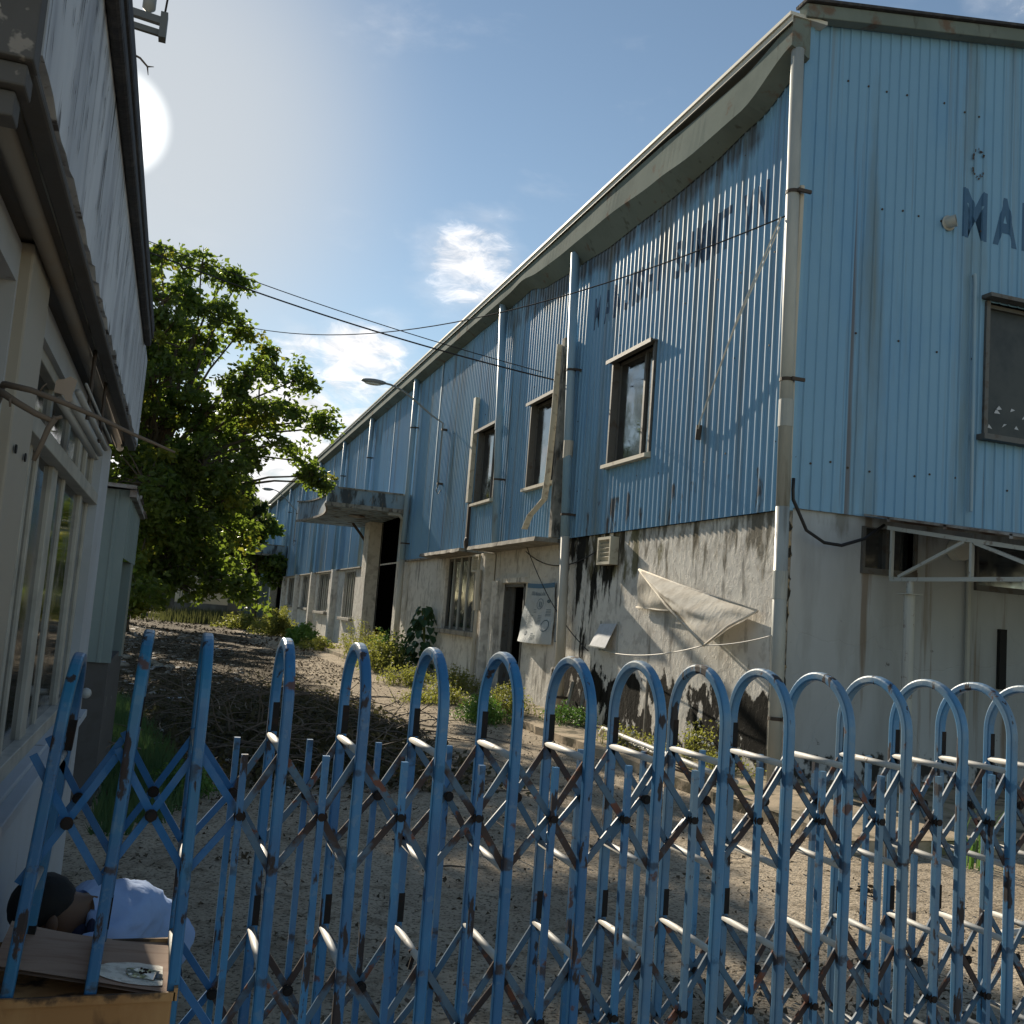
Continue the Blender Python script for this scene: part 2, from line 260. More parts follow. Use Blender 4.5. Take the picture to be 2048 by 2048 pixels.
M['navy'] = mat('navy_cloth', (.018, .022, .05), .9)
M['shoe'] = mat('black_shoe', (.012, .011, .011), .5)
M['cloth'] = mat('dirty_white_banner_cloth', (.68, .64, .56), .85, layers=[dict(col=(.42, .37, .30), sc=4, lo=.45, hi=.6, amt=.6)], transl=(.18, (.6, .5, .36)), bumps=[dict(sc=6, st=(1, 1.8, .8), str=.45, dis=.02, det=4), dict(sc=24, str=.5, dis=.008, det=3)])
M['poster'] = mat('white_poster_vinyl', (.42, .46, .48), .55, layers=[dict(col=(.33, .36, .36), sc=4, lo=.45, hi=.6, amt=.5)], bumps=[dict(sc=7, st=(1, 1, .7), str=.6, dis=.02, det=3)])
M['posterblue'] = mat('poster_blue_print', (.05, .15, .26), .6)
M['ink'] = mat('poster_dark_print', (.08, .13, .17), .7)
M['postergrey'] = mat('notice_paper', (.50, .52, .55), .7, layers=[dict(col=(.38, .4, .42), sc=9, lo=.5, hi=.6, amt=.5)])
M['wire'] = mat('black_cable', (.012, .012, .014), .6)
M['wirepale'] = mat('pale_wire', (.55, .53, .48), .6)
M['bark'] = mat('tree_bark', (.10, .082, .06), .9, layers=[dict(col=(.05, .042, .03), sc=6, st=(1, 1, .3), lo=.45, hi=.6, amt=.8)], bumps=[dict(sc=14, st=(1, 1, .2), str=.7, dis=.02)])
M['twig'] = mat('dry_twig', (.13, .10, .075), .85)
M['leaf'] = mat('tree_leaf', (.045, .08, .022), .5, var=(1.1, (.08, .105, .025)), transl=(.45, (.24, .34, .04)), spec=.4)
M['leafy'] = mat('yellowish_leaf', (.11, .13, .02), .5, var=(2, (.08, .12, .02)), transl=(.45, (.36, .36, .04)), spec=.3)
M['leafd'] = mat('dark_tree_leaf', (.03, .05, .018), .55, var=(.8, (.045, .065, .018)), transl=(.3, (.12, .17, .03)), spec=.35)
M['weed'] = mat('weed_leaf', (.10, .13, .03), .6, var=(6, (.17, .17, .05)), transl=(.4, (.36, .38, .07)))
M['weedg'] = mat('fresh_green_weed_leaf', (.07, .16, .025), .55, var=(6, (.11, .20, .03)), transl=(.25, (.16, .32, .05)))
M['dry'] = mat('dry_grass_stalk', (.26, .23, .12), .8, transl=(.3, (.35, .3, .14)))
M['broad'] = mat('broad_dark_leaf', (.03, .075, .035), .45, transl=(.2, (.08, .18, .05)))
M['grass'] = mat('shaded_lawn_grass', (.045, .11, .04), .7, var=(4, (.08, .13, .04)), transl=(.25, (.10, .18, .05)))
M['litter'] = mat('dead_leaf_litter', (.06, .045, .03), .95, spec=.05, var=(5, (.13, .105, .075)))
M['stone'] = mat('rubble_stone', (.34, .32, .29), .9, layers=[dict(col=(.2, .18, .15), sc=9, lo=.45, hi=.6, amt=.7)], bumps=[dict(sc=25, str=.5, dis=.01)])
M['flower'] = mat('white_weed_flower', (.7, .68, .6), .7)
M['lampgrey'] = mat('grey_lamp_metal', (.22, .23, .23), .5)
M['lens'] = mat('lamp_glass_cover', (.6, .6, .55), .3)
M['whitewall'] = mat('sunlit_white_sheet', (.8, .78, .7), .8, transl=(.75, (.9, .86, .72)))
M['greywall'] = mat('grey_boundary_wall', (.20, .19, .17), .9, layers=[dict(col=(.09, .085, .07), sc=1.2, st=(1, 1, .4), lo=.45, hi=.6, amt=.7)])
M['peach'] = mat('faded_plastic_plate', (.42, .34, .28), .6)
M['tube'] = mat('grey_tube_batten', (.34, .34, .33), .45)
M['sheetroof'] = mat('rusty_sheet_roof', (.30, .30, .29), .7, layers=[dict(col=(.10, .06, .04), sc=3, lo=.45, hi=.6, amt=.85)])
M['truss'] = mat('pale_painted_steel', (.38, .40, .38), .55, layers=[dict(col=(.16, .12, .09), sc=9, lo=.58, hi=.66, amt=.8)])
M['roof'] = mat('roof_sheet', (.40, .42, .42), .6)
M['edge'] = mat('pale_roof_edge', (.55, .54, .48), .6)  # pale warm grey strip along the eave
M['sumac'] = mat('dull_green_grass', (.045, .055, .02), .8, var=(.5, (.08, .075, .035)), transl=(.3, (.12, .13, .04)))
M['gplaster2'] = mat('exposed_pale_plaster', (.30, .28, .25), .9)
M['darksteel'] = mat('dark_galvanised_steel', (.10, .11, .12), .6)
M['gcrack'] = mat('bare_dark_timber', (.028, .025, .028), .9)
M['edgebreak'] = mat('broken_plaster_edge', (.34, .27, .17), .95, layers=[dict(col=(.01, .01, .008), sc=2.2, lo=.47, hi=.50, amt=.97, det=7)], bumps=[dict(sc=30, str=.6, dis=.01)])
M['heap'] = mat('withered_leaves', (.05, .045, .022), .8, var=(3, (.09, .07, .035)), transl=(.2, (.10, .10, .03)))
M['fruit'] = mat('ceramic_white', (.6, .6, .6), .4)

# ------------------------------------------------------------------ mesh builder
class MB:
    def __init__(s): s.v = []; s.f = []
    def add(s, vs, fs):
        o = len(s.v); s.v += [tuple(v) for v in vs]; s.f += [tuple(i+o for i in f) for f in fs]; return s
    def box(s, x0, x1, y0, y1, z0, z1):
        return s.add([(x0, y0, z0), (x1, y0, z0), (x1, y1, z0), (x0, y1, z0), (x0, y0, z1), (x1, y0, z1), (x1, y1, z1), (x0, y1, z1)],
                     [(0, 3, 2, 1), (4, 5, 6, 7), (0, 1, 5, 4), (1, 2, 6, 5), (2, 3, 7, 6), (3, 0, 4, 7)])
    def bar(s, p, q, w, h, upv=(0, 0, 1)):
        p, q = Vector(p), Vector(q); d = (q-p).normalized(); u = Vector(upv)
        a = d.cross(u)
        if a.length < 1e-4: a = d.cross(Vector((1, 0, 0)))
        a.normalize(); b = a.cross(d).normalized(); a *= w/2; b *= h/2
        vs = [p-a-b, p+a-b, p+a+b, p-a+b, q-a-b, q+a-b, q+a+b, q-a+b]
        return s.add(vs, [(0, 3, 2, 1), (4, 5, 6, 7), (0, 1, 5, 4), (1, 2, 6, 5), (2, 3, 7, 6), (3, 0, 4, 7)])
    def tube(s, pts, r, n=8, cap=True):
        pts = [Vector(p) for p in pts]; m = len(pts)
        rs = r if isinstance(r, (list, tuple)) else [r]*m
        vs = []; prev = None
        for i, p in enumerate(pts):
            d = (pts[min(i+1, m-1)]-pts[max(i-1, 0)])
            if d.length < 1e-9: d = Vector((0, 0, 1))
            d.normalize()
            a = prev - d*prev.dot(d) if prev is not None else d.cross(Vector((0, 0, 1)) if abs(d.z) < .9 else Vector((1, 0, 0)))
            if a.length < 1e-6: a = d.cross(Vector((.3, .5, .8)))
            a.normalize(); prev = a; b = d.cross(a)
            for k in range(n):
                t = 2*math.pi*k/n; vs.append(p+(a*math.cos(t)+b*math.sin(t))*rs[i])
        fs = [(i*n+k, i*n+(k+1) % n, (i+1)*n+(k+1) % n, (i+1)*n+k) for i in range(m-1) for k in range(n)]
        if cap: fs += [tuple(range(n-1, -1, -1)), tuple((m-1)*n+k for k in range(n))]
        return s.add(vs, fs)
    def sweep(s, pts, w, h, side):
        # rectangular section swept along pts; side = constant width axis
        side = Vector(side).normalized(); pts = [Vector(p) for p in pts]; m = len(pts); vs = []
        for i, p in enumerate(pts):
            d = (pts[min(i+1, m-1)]-pts[max(i-1, 0)]).normalized(); nrm = side.cross(d).normalized()
            a = side*w/2; b = nrm*h/2; vs += [p-a-b, p+a-b, p+a+b, p-a+b]
        fs = [(i*4+k, i*4+(k+1) % 4, (i+1)*4+(k+1) % 4, (i+1)*4+k) for i in range(m-1) for k in range(4)]
        fs += [(3, 2, 1, 0), tuple((m-1)*4+k for k in range(4))]
        return s.add(vs, fs)
    def quad(s, a, b, c, d): return s.add([a, b, c, d], [(0, 1, 2, 3)])
    def grid(s, fn, nu, nv):
        vs = [fn(i/nu, j/nv) for j in range(nv+1) for i in range(nu+1)]
        return s.add(vs, [(j*(nu+1)+i, j*(nu+1)+i+1, (j+1)*(nu+1)+i+1, (j+1)*(nu+1)+i) for j in range(nv) for i in range(nu)])
    def blob(s, c, r, n=8, m=6, jit=.0):
        c = Vector(c); vs = []; rx, ry, rz = r if isinstance(r, tuple) else (r, r, r)
        for j in range(m+1):
            ph = math.pi*j/m
            for i in range(n):
                t = 2*math.pi*i/n; k = 1+random.uniform(-jit, jit) if 0 < j < m else 1
                vs.append(c+Vector((rx*math.sin(ph)*math.cos(t)*k, ry*math.sin(ph)*math.sin(t)*k, rz*math.cos(ph))))
        return s.add(vs, [(j*n+i, j*n+(i+1) % n, (j+1)*n+(i+1) % n, (j+1)*n+i)[::-1] for j in range(m) for i in range(n)])
    def build_split(s, name, m, parent=None, smooth=False, bevel=0.):
        par = list(range(len(s.v)))
        def find(i):
            while par[i] != i: par[i] = par[par[i]]; i = par[i]
            return i
        for f in s.f:
            a = find(f[0])
            for i in f[1:]: par[find(i)] = a
        groups = {}
        for f in s.f: groups.setdefault(find(f[0]), []).append(f)
        out = []
        for fs in groups.values():
            ids = sorted({i for f in fs for i in f}); mp = {i: k for k, i in enumerate(ids)}
            q = MB(); q.v = [s.v[i] for i in ids]; q.f = [tuple(mp[i] for i in f) for f in fs]; out.append(q.build(name, m, parent, smooth, bevel))
        return out
    def build(s, name, m, parent=None, smooth=False, bevel=0., label=None):
        o_ = Vector(parent_loc(parent)) if parent else Vector((0, 0, 0))
        me = bpy.data.meshes.new(name); me.from_pydata([tuple(Vector(v)-o_) for v in s.v], [], s.f)
        me.materials.append(M[m] if isinstance(m, str) else m)
        if smooth: me.polygons.foreach_set('use_smooth', [True]*len(me.polygons))
        me.update(); o = bpy.data.objects.new(name, me); col.objects.link(o)
        if parent: o.parent = parent
        if bevel:
            b = o.modifiers.new('bevel', 'BEVEL'); b.width = bevel; b.segments = 2; b.limit_method = 'ANGLE'; b.angle_limit = R(40)
        if label: o['label'] = label
        return o
def parent_loc(p):
    v = Vector((0, 0, 0))
    while p: v += p.location; p = p.parent
    return v
def tag(o, label=None, cat=None, group=None, kind=None):
    if label: o['label'] = label
    if cat: o['category'] = cat
    if group: o['group'] = group
    if kind: o['kind'] = kind
    return o
def thing(name, loc, label, cat, group=None):
    o = bpy.data.objects.new(name, None); col.objects.link(o); o.location = loc; o.empty_display_size = .2
    return tag(o, label, cat, group)
def copy_tree(o, parent=None):
    c = o.copy(); col.objects.link(c)
    if parent: c.parent = parent
    for ch in [x for x in bpy.data.objects if x.parent == o]: copy_tree(ch, c)
    return c
def cells(u0, u1, v0, v1, holes):
    us = sorted({u0, u1, *[h[0] for h in holes], *[h[1] for h in holes]}); us = [u for u in us if u0 <= u <= u1]
    vs = sorted({v0, v1, *[h[2] for h in holes], *[h[3] for h in holes]}); vs = [v for v in vs if v0 <= v <= v1]
    out = []
    for i in range(len(us)-1):
        run = None
        for j in range(len(vs)-1):
            cu, cv = (us[i]+us[i+1])/2, (vs[j]+vs[j+1])/2
            if any(h[0] < cu < h[1] and h[2] < cv < h[3] for h in holes):
                if run: out.append(run); run = None
            else: run = (us[i], us[i+1], run[2] if run else vs[j], vs[j+1])
        if run: out.append(run)
    return out
def ribs(mb, axis, plane, sgn, cell, pitch=.15, h=.02, top=None):
    u0, u1, v0, v1 = cell
    pts = [(u0, 0.)]
    k = math.floor(u0/pitch)
    def prof(u):
        t = (u % pitch)
        if t < .012: return h*t/.012
        if t < .030: return h
        if t < .042: return h*(1-(t-.030)/.012)
        return 0.
    pts = [(u0, prof(u0))]
    while k*pitch < u1:
        for t, hh in ((0, 0), (.012, h), (.030, h), (.042, 0)):
            u = k*pitch+t
            if u0+1e-4 < u < u1-1e-4: pts.append((u, hh))
        k += 1
    pts.append((u1, prof(u1)))
    vs = []
    for u, hh in pts:
        zt = top(u) if top else v1
        if axis == 'y': vs += [(plane+sgn*hh, u, v0), (plane+sgn*hh, u, zt)]
        else: vs += [(u, plane+sgn*hh, v0), (u, plane+sgn*hh, zt)]
    mb.add(vs, [(2*i, 2*i+2, 2*i+3, 2*i+1) for i in range(len(pts)-1)])
# ------------------------------------------------------------------ ground
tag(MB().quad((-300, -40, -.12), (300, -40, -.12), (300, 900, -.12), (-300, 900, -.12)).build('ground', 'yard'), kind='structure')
ap = MB()
random.seed(3)
edge = []
y = 7.0
while y < 97: 
    edge.append((5.43+random.uniform(-.03, .03)+(.05 if y < 9 else 0), y)); y += .35 if y < 20 else 2.0
vs = []
for x, yy in edge: vs += [(x, yy, -.2), (x+random.uniform(-.01, .01), yy, random.uniform(-.012, .002)), (6.9, yy, 0)]
ap.add(vs, [f for i in range(len(edge)-1) for f in ((3*i, 3*i+1, 3*i+4, 3*i+3), (3*i+1, 3*i+2, 3*i+5, 3*i+4))])
fx = [5.48]; 
while fx[-1] < 24: fx.append(fx[-1]+.4)
vs = []
for x in fx: 
    yy = 7.0+random.uniform(-.025, .025); vs += [(x, yy, -.2), (x, yy+.01, random.uniform(-.012, 0)), (x, 10.2, 0)]
ap.add(vs, [f for i in range(len(fx)-1) for f in ((3*i, 3*i+3, 3*i+4, 3*i+1), (3*i+1, 3*i+4, 3*i+5, 3*i+2))])
tag(ap.build('pavement', 'apron'), kind='structure')

# ------------------------------------------------------------------ warehouse
BX, BY, ZC, ZE = 6.66, 9.97, 3.1, 8.70
wh = thing('warehouse', (BX, BY, 0), 'long two storey warehouse clad in blue corrugated metal above stained plaster, with faded lettering', 'building')
YEND = 97.0
upwin = [(13.62, 15.10, 4.27, 6.0), (17.62, 19.15, 4.27, 6.0), (21.45, 22.9, 4.27, 6.0)]
portals = [(31.3, 34.3), (66.0, 69.2)]
mb = MB()
for c in cells(BY+.02, YEND, ZC, 9.15, upwin+[(a, b, 3.0, 4.55) for a, b in portals]): ribs(mb, 'y', BX, -1, c, h=.017)
mb.build('long_wall_cladding', 'blue', wh)
GS = .171
def gtop(x): return 9.18+(x-6.66)*GS
mb = MB()
gh = [(9.58, 11.3, 4.37, 6.12)]
for c in cells(6.70, 19, ZC+.03, 9.0, gh): ribs(mb, 'x', BY, -1, c, pitch=.152, h=.018, top=gtop if c[3] > 8.9 else None)
mb.build('gable_cladding', 'blue', wh)
# corner flashing
mb = MB(); mb.box(BX-.03, BX+.10, BY-.035, BY+.10, ZC-.01, 9.2); mb.build('corner_flashing', 'blue', wh, bevel=.008)
# lower masonry walls
lowholes = [(22.0, 25.3, 1.2, 3.0), (18.95, 20.25, -1, 2.3), (39.0, 41.6, 1.1, 2.95), (45.9, 49.3, 1.22, 2.98), (52.0, 55.8, 1.3, 3.0), (58.3, 62.8, 1.35, 3.0), (74, 77, 1.3, 3.0), (81, 84, 1.3, 3.0)]+[(a, b, -1, 3.05) for a, b in portals]
LX = BX+.05
mb = MB()
for (a, b, c, d) in cells(BY+.05, YEND, -.15, ZC, lowholes):
    n = max(1, int((b-a)/1.2)); 
    for i in range(n): mb.quad((LX, a+(b-a)*i/n, c), (LX, a+(b-a)*i/n, d), (LX, a+(b-a)*(i+1)/n, d), (LX, a+(b-a)*(i+1)/n, c))
# reveals
for (a, b, c, d) in lowholes:
    t = .22
    if (a, b) in portals: continue
    c = max(c, -.1)
    mb.quad((LX, a, c), (LX, a, d), (LX+t, a, d), (LX+t, a, c)); mb.quad((LX, b, c), (LX+t, b, c), (LX+t, b, d), (LX, b, d))
    mb.quad((LX, a, d), (LX, b, d), (LX+t, b, d), (LX+t, a, d)); mb.quad((LX, a, c), (LX+t, a, c), (LX+t, b, c), (LX, b, c))
for (a, b) in []:
    mb.quad((BX, a, 3.0), (BX, a, 4.55), (BX+.35, a, 4.55), (BX+.35, a, 3.0)); mb.quad((BX, b, 3.0), (BX+.35, b, 3.0), (BX+.35, b, 4.55), (BX, b, 4.55)); mb.quad((BX, a, 4.55), (BX, b, 4.55), (BX+.35, b, 4.55), (BX+.35, a, 4.55))
mb.build('long_wall_plaster', 'wall', wh)
GY = BY+.05
mb = MB()
gl = [(7.83, 8.56, 2.52, 3.02), (9.55, 12.5, 2.45, 3.02)]
for (a, b, c, d) in cells(6.71, 19, -.15, ZC+.04, gl): mb.quad((a, GY, c), (b, GY, c), (b, GY, d), (a, GY, d))
for (a, b, c, d) in gl:
    t = .15
    mb.quad((a, GY, c), (a, GY, d), (a, GY+t, d), (a, GY+t, c)); mb.quad((b, GY, c), (b, GY+t, c), (b, GY+t, d), (b, GY, d)); mb.quad((a, GY, c), (a, GY+t, c), (b, GY+t, c), (b, GY, c)); mb.quad((a, GY, d), (b, GY, d), (b, GY+t, d), (a, GY+t, d))
mb.build('gable_wall_plaster', 'gwall', wh)
# rough broken corner edge of the masonry
mb = MB(); random.seed(5); vs = []; n = 40
for i in range(n+1):
    z = -.1+3.2*i/n; d = random.choice([0, .0, .02, .05, .07])
    vs += [(LX-.005, GY+.16, z), (LX-.005+d*.6, GY-.005+d*.5, z), (LX+.10, GY-.006, z)]
mb.add(vs, [f for i in range(n) for f in ((3*i, 3*i+1, 3*i+4, 3*i+3), (3*i+1, 3*i+2, 3*i+5, 3*i+4))])
mb.build('corner_masonry', 'concrete', wh)
mb = MB(); random.seed(15); vs = []; n = 46
for i in range(n+1):
    z = -.1+3.15*i/n; vs += [(6.712, GY-.006, z), (6.755+random.uniform(0, .075), GY-.006, z)]
mb.add(vs, [(2*i, 2*i+1, 2*i+3, 2*i+2) for i in range(n)]); mb.build('broken_corner_plaster', 'edgebreak', wh)
# roof, back walls, dark inner lining
RX = 19.0
mb = MB()
mb.quad((BX-.05, BY-.05, 9.22), (RX, BY-.05, 9.22+(RX-BX)*GS), (RX, YEND, 9.22+(RX-BX)*GS), (BX-.05, YEND, 9.22))
mb.quad((RX, BY-.05, 9.22+(RX-BX)*GS), (RX+12.4, BY-.05, 9.36), (RX+12.4, YEND, 9.36), (RX, YEND, 9.22+(RX-BX)*GS))
mb.build('roof', 'roof', wh)
mb = MB(); mb.quad((RX+12.4, BY, -.1), (RX+12.4, YEND, -.1), (RX+12.4, YEND, 9.36), (RX+12.4, BY, 9.36))
mb.add([(BX, YEND, -.1), (RX+12.4, YEND, -.1), (RX+12.4, YEND, 9.36), (RX, YEND, 11.4), (BX, YEND, 9.36)], [(0, 1, 2, 3, 4)])
mb.add([(RX, BY, -.1), (RX+12.4, BY, -.1), (RX+12.4, BY, 9.36), (RX, BY, 11.4)], [(0, 1, 2, 3)])
mb.build('rear_wall', 'far_blue', wh)
mb = MB(); mb.quad((BX+3, BY+.5, -.1), (BX+3, YEND-.5, -.1), (BX+3, YEND-.5, 9), (BX+3, BY+.5, 9))
mb.quad((BX+.3, BY+.5, -.09), (BX+3, BY+.5, -.09), (BX+3, YEND-.5, -.09), (BX+.3, YEND-.5, -.09))
for yy in (20.8, 38, 71): mb.quad((BX+.4, yy, -.1), (BX+3, yy, -.1), (BX+3, yy, 9), (BX+.4, yy, 9))
mb.build('inner_partition', 'interior', wh)
# eave fascia on the gable
mb = MB(); mb.bar((BX-.12, BY-.10, 9.20), (RX, BY-.10, 9.20+(RX-BX+.12)*GS), .16, .17); mb.build('gable_fascia', 'gutter', wh, bevel=.01)
mb = MB(); mb.bar((BX-.16, BY-.11, 9.305), (RX, BY-.11, 9.305+(RX-BX+.16)*GS), .24, .035); mb.build('roof_edge_strip', 'roofdark', wh)
# box gutter along the eave with dents and sag
mb = MB(); random.seed(11)
ys = [BY-.12]
while ys[-1] < YEND: ys.append(ys[-1]+(.16 if ys[-1] < 26 else 1.5))
def gsag(y):
    w = 0
    if 12 < y < 24: w = .03*math.sin(y*1.9)+.015*math.sin(y*4.3+1)
    return w
GP = [(9.8, 9.08, 8.74, 8.62), (11.0, 8.93, 8.42, 8.34), (12.2, 8.95, 8.40, 8.24), (13.4, 9.02, 8.46, 8.20), (15.5, 9.05, 8.58, 8.22), (17.3, 9.06, 8.60, 8.32), (18.8, 9.07, 8.66, 8.42), (20.0, 9.07, 8.74, 8.62), (22, 9.08, 8.76, 8.66), (200, 9.08, 8.76, 8.66)]
def gprof(y):
    for a, b in zip(GP, GP[1:]):
        if y <= b[0]:
            t = max(0, (y-a[0])/(b[0]-a[0])); t = t*t*(3-2*t); return [a[i]+(b[i]-a[i])*t for i in (1, 2, 3)]
vs = []
for y in ys:
    k = gsag(y); dent = .14*math.exp(-((y-19.6)/.7)**2)
    rim, fb, wl = gprof(y)
    vs += [(6.46, y, rim+.02), (6.40, y, rim-.03), (6.380+k*.3, y, fb+k*.4+dent*.5), (BX-.02, y, wl+k*.2+dent*.4)]
fs = [(4*i+j, 4*i+j+1, 4*i+4+j+1, 4*i+4+j) for i in range(len(ys)-1) for j in range(3)]
mb.add(vs, fs); mb.add([(6.44, BY-.12, 9.12), (6.385, BY-.12, 9.08), (6.380, BY-.12, 8.74), (BX-.02, BY-.12, 8.62), (BX-.02, BY-.12, 9.12)], [(0, 1, 2, 3, 4)])
mb.build('eave_gutter', 'gutter', wh)
mb = MB(); mb.box(6.33, BX+.2, BY-.14, YEND, 9.105, 9.15); mb.box(6.355, 6.37, BY-.14, YEND, 9.02, 9.10); mb.build('eave_roof_edge', 'edge', wh)
# upper windows
def window_long(a, b, c, d, mull, name='window'):
    f = MB(); xr = BX+.13
    f.box(BX-.045, xr, a-.05, a, c-.02, d); f.box(BX-.045, xr, b, b+.05, c-.02, d)
    s = f; s.box(xr-.05, xr, a, a+.045, c, d); s.box(xr-.05, xr, b-.05, b, c, d); s.box(xr-.05, xr, a, b, d-.05, d); s.box(xr-.05, xr, a, b, c, c+.05)
    s.box(xr-.06, xr, mull-.03, mull+.03, c, d); fw_ = s.build(name, 'frame', wh)
    g = MB(); g.quad((xr-.02, a, c), (xr-.02, a, d), (xr-.02, mull, d), (xr-.02, mull, c)); g.build('pane', 'glass', fw_)
    g = MB(); g.quad((xr-.015, mull, c), (xr-.015, mull, d), (xr-.03, b, d), (xr-.03, b, c)); g.build('pane', 'glass', fw_)
    h_ = MB(); h_.box(BX-.13, BX+.02, a-.08, b+.12, d, d+.025); h_.box(BX-.135, BX-.120, a-.08, b+.12, d-.03, d+.035); h_.build('hood', 'frame', fw_)
    si = MB(); si.add([(BX-.12, a-.07, c-.03), (BX-.12, b+.1, c-.03), (BX+.04, b+.1, c+.02), (BX+.04, a-.07, c+.02), (BX-.12, a-.07, c-.09), (BX-.12, b+.1, c-.09), (BX+.04, b+.1, c-.09), (BX+.04, a-.07, c-.09)],
                      [(0, 1, 2, 3), (0, 4, 5, 1), (0, 3, 7, 4), (1, 5, 6, 2), (4, 7, 6, 5)]); si.build('sill', 'sill', fw_)
for (a, b, c, d), m in zip(upwin, (14.1, 18.15, 22.0)): window_long(a, b, c, d, m)
# gable window
a, b, c, d = gh[0]
f = MB(); f.box(a-.06, a, BY-.04, BY+.12, c, d); f.box(b, b+.06, BY-.04, BY+.12, c, d); f.box((a+b)/2-.03, (a+b)/2+.03, BY+.05, BY+.12, c, d); f.box(a, b, BY+.06, BY+.12, d-.05, d)
gw = f.build('window', 'frame', wh)
MB().quad((a, BY+.10, c), (b, BY+.10, c), (b, BY+.10, d), (a, BY+.10, d)).build('pane', 'dimglass', gw)
h_ = MB(); h_.bar((a-.12, BY-.09, d+.04), (b+.1, BY-.09, d+.04), .16, .05); h_.build('hood', 'frame', gw)
h_ = MB(); h_.bar((a-.15, BY-.07, c-.05), (b+.1, BY-.07, c-.05), .16, .07); h_.build('sill', 'frame', gw)
random.seed(2)
mbx = MB()
for i in range(12):   # scraps of torn film on the glass
    x = a+.1+random.random()*.8; z = c+.12+random.random()*.28; r_ = random.uniform(.02, .08)
    mbx.add([(x, BY+.095, z), (x+r_*1.6, BY+.095, z+random.uniform(-.04, .05)), (x+random.uniform(0, r_), BY+.095, z+r_)], [(0, 1, 2)])
mbx.build('torn_film', 'postergrey', gw)
# dark transom windows low in the gable
for (a, b, c, d) in gl:
    f = MB(); f.box(a-.04, b+.04, GY-.05, GY+.02, c-.07, c); f.box(a-.04, a, GY-.04, GY+.1, c, d); f.box(b, b+.04, GY-.04, GY+.1, c, d); f.box((a+b)/2-.02, (a+b)/2+.02, GY+.02, GY+.1, c, d)
    o = f.build('window', 'frame', wh)
    MB().quad((a, GY+.09, c), (b, GY+.09, c), (b, GY+.09, d), (a, GY+.09, d)).build('pane', 'glass', o)
# lower windows with bars
def low_window(a, b, c, d, bars, sill=True):
    f = MB(); x = LX+.08
    f.box(x, x+.05, a, a+.06, c, d); f.box(x, x+.05, b-.06, b, c, d); f.box(x, x+.05, a, b, d-.06, d); f.box(x, x+.05, a, b, c, c+.06)
    o = f.build('window', 'frame', wh)
    MB().quad((x+.07, a, c), (x+.07, a, d), (x+.07, b, d), (x+.07, b, c)).build('pane', 'glass', o)
    g = MB()
    for i in range(bars):
        yy = a+(b-a)*(i+1)/(bars+1); g.box(x-.06, x-.025, yy-.025, yy+.025, c, d)
    g.build_split('window_bar', 'pipe', o)
    if sill: s = MB(); s.box(LX-.16, LX+.08, a-.15, b+.1, c-.12, c); s.build('sill', 'concrete', o, bevel=.012)
low_window(22.0, 25.3, 1.2, 3.0, 4)
for (a, b, c, d) in lowholes[2:8]: low_window(a, b, c, d, 4)
# door by the poster
f = MB(); x = LX
f.box(x-.02, x+.16, 18.95, 19.02, -.1, 2.3); f.box(x-.02, x+.16, 20.18, 20.25, -.1, 2.3); f.box(x-.02, x+.16, 18.95, 20.25, 2.24, 2.30)
dr = f.build('door', 'frame', wh)
MB().box(x+.1, x+.14, 19.95, 20.18, 0, 2.24).build('door_leaf', 'frame', dr)
f = MB(); f.box(x-.18, x, 20.3, 20.65, -.1, 2.36); f.box(x-.10, x+.0, 18.8, 20.7, 2.32, 2.42); f.build('door_surround', 'wall', dr)
# pilasters of the lower wall
for a, w_, pr_, zt in ((30.7, .6, .06, 4.55), (34.3, .9, .48, 4.55), (65.4, .6, .06, 4.55), (69.2, .9, .5, 4.5), (43.4, .5, .25, ZC), (50.4, .5, .25, ZC), (57.0, .5, .25, ZC), (63.9, .5, .25, ZC)):
    m_ = MB(); m_.box(LX-pr_, LX+.01, a, a+w_, -.12, zt); m_.build('pilaster', 'wall', wh, bevel=.015)
# slab hoods over door and window
for a, b in ((22.05, 25.9), (16.95, 21.35)):
    m_ = MB(); n = 14; random.seed(int(a))
    vs = []
    for i in range(n+1):
        y = a+(b-a)*i/n; e = random.uniform(-.012, .012)
        vs += [(LX-.62+e, y, 3.02+e), (LX-.60+e, y, 3.10+e*.5), (LX+.0, y, 3.10), (LX, y, 3.02)]
    m_.add(vs, [(4*i+j, 4*i+(j+1) % 4, 4*i+4+(j+1) % 4, 4*i+4+j) for i in range(n) for j in range(4)]+[(3, 2, 1, 0), (4*n, 4*n+1, 4*n+2, 4*n+3)])
    m_.build('slab_hood', 'concrete', wh)
